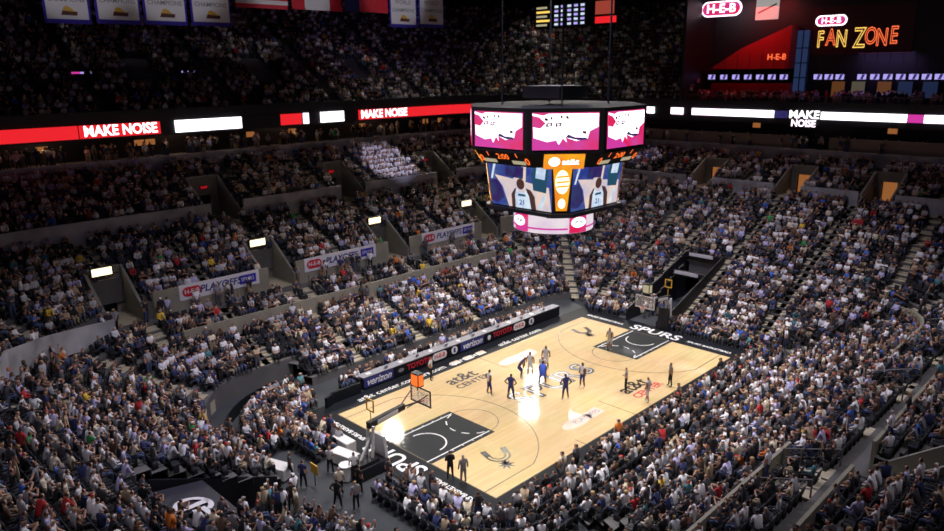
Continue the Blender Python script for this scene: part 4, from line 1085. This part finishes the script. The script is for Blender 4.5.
# ------------------------------------------------------------ hanging banners and flags
def hung(px0, px1, pyb, y, kind, label, grp):
    z = 27.7 if px0 < 240 else 28.3
    for _ in range(20):
        xa = at_x(px0, y, z); q = proj(xa, y, z)[1]; z += (q-pyb)*.07
    xb = at_x(px1, y, z); w = xb-xa; h = 5.2
    o = empty('championship_banner' if kind == 'c' else 'hanging_flag', (xa, y, z)); tag(o, label, 'banner' if kind == 'c' else 'flag', grp)
    F = Frame((xa, y-.03, z), (1,0,0), (0,0,1))
    mb = MB(); mb.tube((0,0,h),(w,0,h),.05,6); mb.build('hanging_pole', 'steel', o)
    if kind == 'c':
        F.rect(0, w, 0, h, 'cloth', 'bluebord', o, 0, .03); F.rect(.22, w-.18, .38, h-.25, 'white_field', 'whitevinyl', o, .015)
        F.shape([(w*.36,.72),(w*.70,.70),(w*.72,1.02),(w*.62,1.05),(w*.40,1.12)], 'emblem_base', 'brownp', o, .03); F.shape([(w*.40,1.08),(w*.66,1.02),(w*.58,1.32),(w*.5,1.5),(w*.43,1.4)], 'emblem', 'yellow', o, .04)
        F.text('CHAMPIONS', w/2, 2.0, w*.14, 'greyp', o, w=.03, off=.005); F.text('WORLD', w/2, 2.9, w*.16, 'greyp', o, w=.03)
        F.text('SPURS', w/2, 3.9, w*.2, 'greyp', o, w=.03)
    elif kind == 'us':
        for k in range(9): F.rect(0, w, k*.42, k*.42+.42, 'red_stripe' if k % 2 == 0 else 'white_stripe', 'red' if k % 2 == 0 else 'whitevinyl', o, 0, .03)
        F.rect(0, w*.45, 9*.42, h, 'blue_canton', 'navy', o, 0, .03); F.rect(w*.45, w, 9*.42, h, 'red_stripe', 'red', o, 0, .03)
    elif kind == 'ca':
        F.rect(0, w*.25, 0, h, 'red_bar', 'red', o, 0, .03); F.rect(w*.25, w*.75, 0, h, 'white_field', 'whitevinyl', o, 0, .03); F.rect(w*.75, w, 0, h, 'red_bar', 'red', o, 0, .03)
        F.shape([(w*.5+a*1.0, h*.5+b*1.0) for a, b in ((0,1),(.25,.55),(.55,.7),(.5,.2),(.8,0),(.2,-.45),(.05,-.9),(-.05,-.9),(-.2,-.45),(-.8,0),(-.5,.2),(-.55,.7),(-.25,.55))], 'maple_leaf', 'red', o, .02)
    else:
        F.rect(0, w*.33, 0, h, 'blue_bar', 'navy', o, 0, .03); F.rect(w*.33, w, 0, h/2, 'red_bar', 'red', o, 0, .03); F.rect(w*.33, w, h/2, h, 'white_bar', 'whitevinyl', o, 0, .03)
hung(45, 92, 23, 40, 'c', 'leftmost white championship banner with blue border and gold emblem', 'championship banners')
hung(97, 142, 23.5, 40, 'c', 'second white championship banner from the left, blue bordered', 'championship banners')
hung(145, 188, 24.5, 40, 'c', 'third white championship banner from the left, blue bordered', 'championship banners')
hung(192, 232, 25.5, 40, 'c', 'fourth white championship banner, beside the striped flag', 'championship banners')
hung(390, 417, 27, 40, 'c', 'small white championship banner right of the three flags', 'championship banners')
hung(419, 444, 27, 40, 'c', 'small white championship banner nearest the scoreboard cables', 'championship banners')
hung(236, 288, 7, 40, 'us', 'hanging flag with red and white stripes', 'hanging flags')
hung(292, 342, 9, 40, 'ca', 'hanging flag with red side bars and white centre', 'hanging flags')
hung(345, 388, 11, 40, 'tx', 'hanging flag with blue bar and red lower half', 'hanging flags')

# ------------------------------------------------------------ the far plaza with its signs
xw = 56.9
FW = lambda y, z: Frame((xw, y, z), (0,-1,0), (0,0,1))
o = empty('neon_sign', (xw, -1, 24.5)); tag(o, 'dark sign board reading FAN ZONE in neon letters under a small oval', 'sign')
F = FW(at_y(811,xw,26), 24.6); F.rect(0, 11.4, 0, 5.6, 'sign_board', mat('maroon sign board', (.055,.012,.02), .6), o, .12, .2)
F.o = F.P(0,0,.14)
F.shape([(p+2.2, q+4.0) for p, q in oval(3.7,1.25)], 'oval_rim', 'e_white', o, .03); F.shape([(p+2.2, q+4.0) for p, q in oval(3.3,.95)], 'oval_sign', 'e_crimson', o, .05)
F.text('H-E-B', 2.2, 4.0, .95, 'e_whitepink', o, w=.07, off=.02)
for i, (ch, mm) in enumerate(zip('FAN ZONE', ['e_neony','e_neonr','e_neony','', 'e_neony','e_neonr','e_neonr','e_neonr'])):
    if ch == ' ': continue
    xx = 1.15+i*1.24-(.45 if i > 3 else 0); big = 2.7 if ch != 'Z' else 3.2
    F.text(ch, xx, 1.75+(.2 if i % 2 else 0), big, mm, o, w=.04, off=.08, sx=.62); F.text(ch, xx, 1.75+(.2 if i % 2 else 0), big, 'redwall', o, w=.06, off=-.05, sx=.62)
o = empty('oval_store_sign', (53, 12, 30.5)); tag(o, 'big red oval H-E-B sign hung high over the red bar', 'sign')
yA, yB = at_y(702, 53, 31), at_y(742, 53, 31); F = Frame((53,(yA+yB)/2,30.55), (0,-1,0), (0,0,1)); w = yA-yB
F.shape(oval(w, 1.9), 'oval_rim', 'e_whitepink', o, .05, .2); F.shape(oval(w-.35, 1.55), 'oval_sign', 'e_crimson', o, .08); F.text('H-E-B', 0, 0, 1.5, 'e_white', o, w=.1, off=.03, sx=1.1)
o = empty('pale_sign', (53, 8, 29)); yA, yB = at_y(756, 53, 30), at_y(779, 53, 30); F = Frame((53,yA,28.9), (0,-1,0), (0,0,1)); w = yA-yB
tag(o, 'pale square panel with dark diagonal stroke beside the oval sign', 'sign'); F.rect(0, w, 0, 4, 'panel', mat('pale panel with added glow', (.5,.48,.46), .7, (.8,.75,.72), .4), o, .05, .1); F.shape([(.3,.7),(w-.3,1.7),(w-.3,1.9),(.3,.9)], 'stroke', 'greyp', o, .07)  # added emission keeps the panel cream beside the red lamp
# red bar building
o = empty('red_bar_stand', (xw-1.5, 11, 18.6)); tag(o, 'red lit wedge shaped food bar on the far plaza', 'food stand')
mb = MB(); q = lambda x, y, z: (x-(xw-1.5), y-11, z-18.6)
mb.hexa([q(54.5,16.8,23.0),q(54.5,6.3,23.0),q(56.8,6.3,23.0),q(56.8,16.8,23.0),q(54.5,12.5,25.6),q(54.5,6.3,28.2),q(56.8,6.3,28.2),q(56.8,12.5,25.6)]); mb.build('sloped_fascia', 'redwall', o)
mb = MB(); mb.hexa([q(55.2,16.8,18.6),q(55.2,6.3,18.6),q(56.8,6.3,18.6),q(56.8,16.8,18.6),q(55.2,16.8,21.2),q(55.2,6.3,21.2),q(56.8,6.3,21.2),q(56.8,16.8,21.2)]); mb.build('counter', 'redwall', o)
Frame((54.45,10.2,25.0),(0,-1,0),(0,0,1)).text('H-E-B', 2.4, -.6, 1.0, 'e_neonr', o, w=.04, off=.02)
# blue glazed bay
o = empty('glazed_bay', (xw-.4, 2.5, 19)); tag(o, 'tall blue lit glazed bay between the red bar and the neon sign', 'window')
F = FW(at_y(795, 56.4, 25), 19.0); w = at_y(795,56.4,25)-at_y(808,56.4,25); F.rect(0, w, 0, 8.6, 'glazing', 'e_bluewin', o, .3, .2)
for k in range(3): F.rect(w*k/2-.06, w*k/2+.06, 0, 8.6, 'mullion', 'dark', o, .36, .05)
for k in range(4): F.rect(0, w, 1.8*k+1, 1.8*k+1.12, 'transom', 'dark', o, .36, .05)
# row of small purple white monitors
k = 0
for px in list(range(712, 796, 12))+list(range(818, 850, 11))+list(range(862, 944, 13)):
    yy = at_y(px, 54.3, 21.9)
    o = empty('monitor', (54.3, yy, 21.9)); tag(o, 'small purple white monitor hung over the far plaza '+('under the red bar' if px < 800 else 'under the neon sign'), 'monitor', 'monitors hung over the far plaza, '+('red bar side' if px < 800 else 'neon sign side'))
    F = Frame((54.3,yy,21.6),(0,-1,0),(0,0,1)); F.rect(-.62,.62,0,.78,'case','dark',o,.0,.12); F.rect(-.52,.45,.08,.68,'screen','e_purplescreen',o,.02); k += 1
    F.shape([(-.2,.1),(.1,.1),(.3,.66),(0,.66)], 'screen_shape', 'e_dkpurple', o, .03)
    mb = MB(); mb.tube((0,0,.3),(0,0,3.),.03,5); mb.build('mount', 'dark', o)
# open shelving and windows under the neon sign
for px, c in ((838,'e_warm'),(858,'e_dim'),(905,'e_bluewin'),(930,'e_bluewin'),(884,'e_warm')):
    yy = at_y(px, 56.6, 20.6); o = empty('lit_window', (56.6,yy,19.6)); F = Frame((56.6,yy,19.4),(0,-1,0),(0,0,1))
    tag(o, {'e_warm':'warm lit doorway under the neon sign','e_dim':'dim yellow lit menu board under the neon sign','e_bluewin':'blue lit window at the right end of the plaza'}[c], 'window', 'lit openings of the far plaza')
    F.rect(-.9,.9,0,2.1,'frame','dark',o,.02,.1); F.rect(-.75,.75,.1,2.0,'pane',mat('dim '+c, (.02,.02,.02), .5, tuple(M[c].node_tree.nodes['Principled BSDF'].inputs['Emission Color'].default_value)[:3], .1),o,.05)
# railing of many uprights at the deck edge
rl = empty('plaza_railing', (A0+34.7, 0, 18.6)); tag(rl, 'long grey railing with close uprights along the far plaza edge', 'railing')
def rring(y): return A0+34.75
mb = MB(); mb.tube((0,17.4,1.25),(0,-24,1.25),.05,6); mb.build('top_rail','steel',rl)
mb = MB(); mb.tube((0,17.4,.1),(0,-24,.1),.04,6); mb.build('bottom_rail','steel',rl)
for k in range(70):
    mb = MB(); mb.tube((0,17.2-k*.59,.1),(0,17.2-k*.59,1.25),.035,5); mb.build('upright','steel',rl)
# stats board in the far corner
o = empty('stats_board', (50, 34, 30)); tag(o, 'black hanging statistics board with yellow, white and red lit text', 'scoreboard')
yA, yB = at_y(534, 50, 30.5), at_y(619, 50, 30.5); F = Frame((50,yA,29.2),(0,-1,0),(0,0,1)); w = yA-yB
F.rect(0, w, 0, 3.6, 'board', 'dark', o, 0, .4)
F.o = F.P(0,0,.02)
for r_ in range(5):
    zz0 = .35+r_*.62
    F.rect(.5, .5+2.6*(1 if r_ % 2 else .8), zz0, zz0+.3, 'text_row', 'e_neony' if r_ % 2 else 'e_dim', o, .02)
    for c_ in range(5): F.rect(4.0+c_*1.2, 4.0+c_*1.2+.7, zz0, zz0+.34, 'text_row', 'e_purplescreen' if (r_+c_) % 2 else 'e_pale', o, .02)
F.rect(w-4.0, w-.4, .3, 1.2, 'red_label', 'e_red', o, .02); F.rect(w-4.0, w-.8, 1.5, 3.3, 'red_label', mat('dim red lit label', (.02,.02,.02), .5, (.8,.12,.08), .4), o, .02)
mb = MB(); mb.tube((0,1,3),(0,1,10),.05,5); mb.tube((0,-12,3),(0,-12,10),.05,5); mb.build('hanger','dark',o)
# upper deck portal monitors
for px, py, c, l in ((82,75,'e_purplescreen','small lit purple monitor over an upper deck portal at left'),(187,75,'e_purplescreen','small lit pale monitor over an upper deck portal under the banners')):
    xx = at_x(px, 49.5, 22.9); o = empty('deck_monitor', (xx,49.5,22.7)); tag(o, l, 'monitor', 'upper deck monitors')
    F = Frame((xx,49.5,22.7),(1,0,0),(0,0,1)); F.rect(-1.05,1.05,-.05,.95,'case','dark',o,0,.15); F.rect(-.95,.95,.05,.85,'screen',c,o,.03)
    if px < 100: F.rect(-.95,-.1,.05,.85,'screen_shape','e_magenta',o,.04)
    mb = MB(); mb.tube((0,.1,0),(0,.1,-1.6),.08,6); mb.build('post','dark',o)

# ------------------------------------------------------------ near end furniture
o = empty('tunnel_tarp', (-27.6, 1.7, 2.4)); tag(o, 'dark tarp roof over the near tunnel with a large white emblem', 'tarp')
c4 = [Vector((-31.0,-4.3,3.6)), Vector((-26.9,-4.3,2.9)), Vector((-26.9,1.5,2.9)), Vector((-31.0,1.5,3.6))]
mb = MB(); mb.hexa([tuple(p-o.location-Vector((0,0,.12))) for p in c4]+[tuple(p-o.location) for p in c4]); mb.build('tarp_sheet','tarp',o)
F = Frame((-28.5,-1.0,3.22), (.25,-1,0), (1,.25,-.17)); F.u = Vector((.25,-1,.0)).normalized(); F.n = F.u.cross(F.v)
for pts in arc(0,0,.8,20,340,.26,24): F.shape(pts, 'emblem_ring', 'whitevinyl', o, .06, .02)
F.shape([(-.1,-.8),(.15,-.8),(.2,.9),(-.2,.9)], 'emblem_bar', 'whitevinyl', o, .06, .02); F.shape([(.3,-.5),(1.9,-.9),(1.9,-.6),(.4,-.2)], 'emblem_bar', 'whitevinyl', o, .06, .02); F.shape([(.4,.0),(2.0,-.3),(2.0,0),(.4,.3)], 'emblem_bar', 'whitevinyl', o, .06, .02)
def table(x, y, z, w, d, rz, lab, grp=None):
    o = empty('draped_table', (x,y,z), rz); tag(o, lab, 'table', grp)
    mb = MB(); mb.box((0,0,.74),(w,d,.05)); mb.build('table_top','cloth',o)
    mb = MB()
    for s in (-1,1): mb.box((0,s*d/2,.4),(w,.03,.66)); mb.box((s*w/2,0,.4),(.03,d,.66))
    mb.build('drape','cloth',o)
table(-17.9, 1.7, 0, .8, 1.8, .2, 'white draped table behind the near basket')
table(-16.9, 4.0-.8, 0, .7, 1.6, 0, 'white draped table beside the near court corner')
table(-21.7, 3.9, 0, .9, 2.6, .35, 'long white draped table left of the near tunnel')
o = empty('crash_cart', (-18.9,.2,0)); tag(o, 'round white topped bin behind the near basket', 'bin'); mb = MB(); mb.tube((0,0,0),(0,0,.9),.35,16); mb.build('body','padw',o); mb = MB(); mb.tube((0,0,.9),(0,0,.96),.42,16); mb.build('lid','white',o)
o = empty('yellow_sign', (-20.6,.9,0)); tag(o, 'small yellow panel on a stand among the tunnel staff', 'sign'); mb = MB(); mb.box((0,0,1.1),(.06,.7,.6)); mb.build('panel','yellow',o); mb = MB(); mb.tube((0,0,0),(0,0,.85),.03); mb.build('stand','dark',o)
mb = MB(); 
for k in range(13):
    t0 = math.radians(93+k*7.4); t1 = math.radians(93+(k+1)*7.4); r = 7.9
    p = lambda t, rr, z: (-14.6+rr*math.cos(t), 6.3+rr*math.sin(t), z)
    mb.hexa([p(t0,r-.1,0),p(t0,r,0),p(t1,r,0),p(t1,r-.1,0),p(t0,r-.1,.85),p(t0,r,.85),p(t1,r,.85),p(t1,r-.1,.85)])
tag(mb.build('curved_barrier','black'), 'curved low black barrier round the courtside corner block', 'barrier')
slopewall('wall_path_outer', [(-15.5,16.6,.2),(-18.8,15.6,.3),(-21.0,13.8,.3),(-22.5,11.0,.3),(-22.6,6.5,.3)], .55, 'stair', .12)
mb = MB(); mb.poly([(-17.0,-9.3,.004),(-16.6,-9.7,.004),(-18.0,-12.2,.004),(-18.5,-11.9,.004)]); tag(mb.build('floor_stripe','yellow'), kind='structure')

# ------------------------------------------------------------ lamps
def fixture(x, y, z, label):
    o = empty('arena_flood_and_fill_light', (x,y,z)); tag(o, label, 'light', 'roof floodlights')
    mb = MB(); mb.tube((0,0,.05),(0,0,.9),1.75,20,r2=1.0); mb.build('housing','dark',o)
    mb = MB(); mb.tube((0,0,.9),(0,0,3.4),.06,6); mb.build('hanger','dark',o); return o
def spot(x, y, z, tx, ty, tz, P, ang, blend, col, r=1.2):
    l = bpy.data.lights.new('flood_and_fill', 'SPOT'); l.energy = P; l.spot_size = math.radians(ang); l.spot_blend = blend; l.color = col; l.shadow_soft_size = r
    o = bpy.data.objects.new('flood_and_fill_lamp', l); COL.objects.link(o); o.location = (x,y,z)
    o.rotation_euler = (Vector((tx,ty,tz))-Vector((x,y,z))).to_track_quat('-Z','Y').to_euler(); return o
WARM = (1., .93, .80)
for x, y in ((-13,-9),(13,-9),(-13,9),(13,9)):
    spot(x, y, 36.5, x*.4, y*.3, 0, 21000, 62, .55, WARM); fixture(x, y, 36.6, 'round roof floodlight above the court')
# wider fill wash added to brighten the stands, without fixtures
for x, y in ((0,0),(-16,0),(16,0)):
    spot(x, y, 37.2, x*1.0, y, 0, 25000, 104, 1., (.84,.80,1.), 2.)
for x, y, tx, ty in ((-34,-14,-20,2),(-8,-30,-2,-12),(18,-26,14,-10)):
    spot(x, y, 37.4, tx, ty, 0, 11500, 80, 1., (.90,.86,1.), 2.); fixture(x, y, 37.6, 'round roof floodlight over the camera side stands')  # unseen fill lights, added to brighten the near stands
for x, y, tx in ((-19,18,-17),(-9,18,-8),(4,18,5),(16,20,19)):
    spot(x, y, 33.5, tx, 40, 33.4, 3200, 33, .5, (.9,.88,1.), .6)  # fill spots added to lift the hanging banners, no fixture built
# far lamps whose glints lie on the boards
for x, y in ((52.5,46.3),(62,53),(59.5,47.6),(56.6,38.4),(29.4,57)):
    a = bpy.data.lights.new('glint', 'AREA'); a.shape = 'DISK'; a.size = 3.0; a.energy = 1500; a.color = WARM; a.spread = math.radians(60)
    o = bpy.data.objects.new('floodlight_lamp', a); COL.objects.link(o); o.location = (x,y,36.4); o.rotation_euler = (Vector((0,0,0))-Vector((x,y,36.4))).to_track_quat('-Z','Y').to_euler()
    fixture(x, y, 36.8, 'round roof floodlight above the far corner')
spot(14, 5, 37, 13.6, 37, 12, 30000, 11, .25, (.70,.66,1.), .5)
spot(25, 0, 37, 45, 22, 10, 20000, 9, .6, (.66,.60,1.), .5)
for x, y, e, c in ((53.2,10.5,420,(1,.04,.04)),(54.8,-4,120,(.5,.35,1))):
    a = bpy.data.lights.new('plaza', 'AREA'); a.size = 6; a.energy = e; a.color = c
    o = bpy.data.objects.new('plaza_lamp', a); COL.objects.link(o); o.location = (x,y,30.5 if e > 300 else 24); o.rotation_euler = (0, math.radians(-20), 0)
for xx in range(-20, 32, 13):
    a = bpy.data.lights.new('concourse', 'POINT'); a.energy = 120; a.color = (1,.6,.35); a.shadow_soft_size = .3
    o = bpy.data.objects.new('concourse_lamp', a); COL.objects.link(o); o.location = (xx, B0+37, 18.4)

wd = bpy.data.worlds.new('arena air'); S.world = wd; wd.use_nodes = True
bg = wd.node_tree.nodes['Background']; bg.inputs[0].default_value = (.34,.25,.62,1); bg.inputs[1].default_value = .055

# ------------------------------------------------------------ camera
cd = bpy.data.cameras.new('camera'); cd.sensor_width = 36; cd.lens = 36*FPX/W; cd.clip_end = 500; cd.clip_start = .5
cd.dof.use_dof = True; cd.dof.focus_distance = 15.; cd.dof.aperture_fstop = 1.3
cam = bpy.data.objects.new('camera', cd); COL.objects.link(cam)
mt = Matrix((CR, CU, -CF)).transposed().to_4x4(); mt.translation = CAM; cam.matrix_world = mt
S.camera = cam
S.view_settings.view_transform = 'Standard'; S.view_settings.look = 'None'; S.view_settings.exposure = 0; S.view_settings.gamma = 1; S.view_settings.use_curve_mapping = False
print('PLACES', len(places), 'crowd tris', sum(len(t) for t in crowd.T))
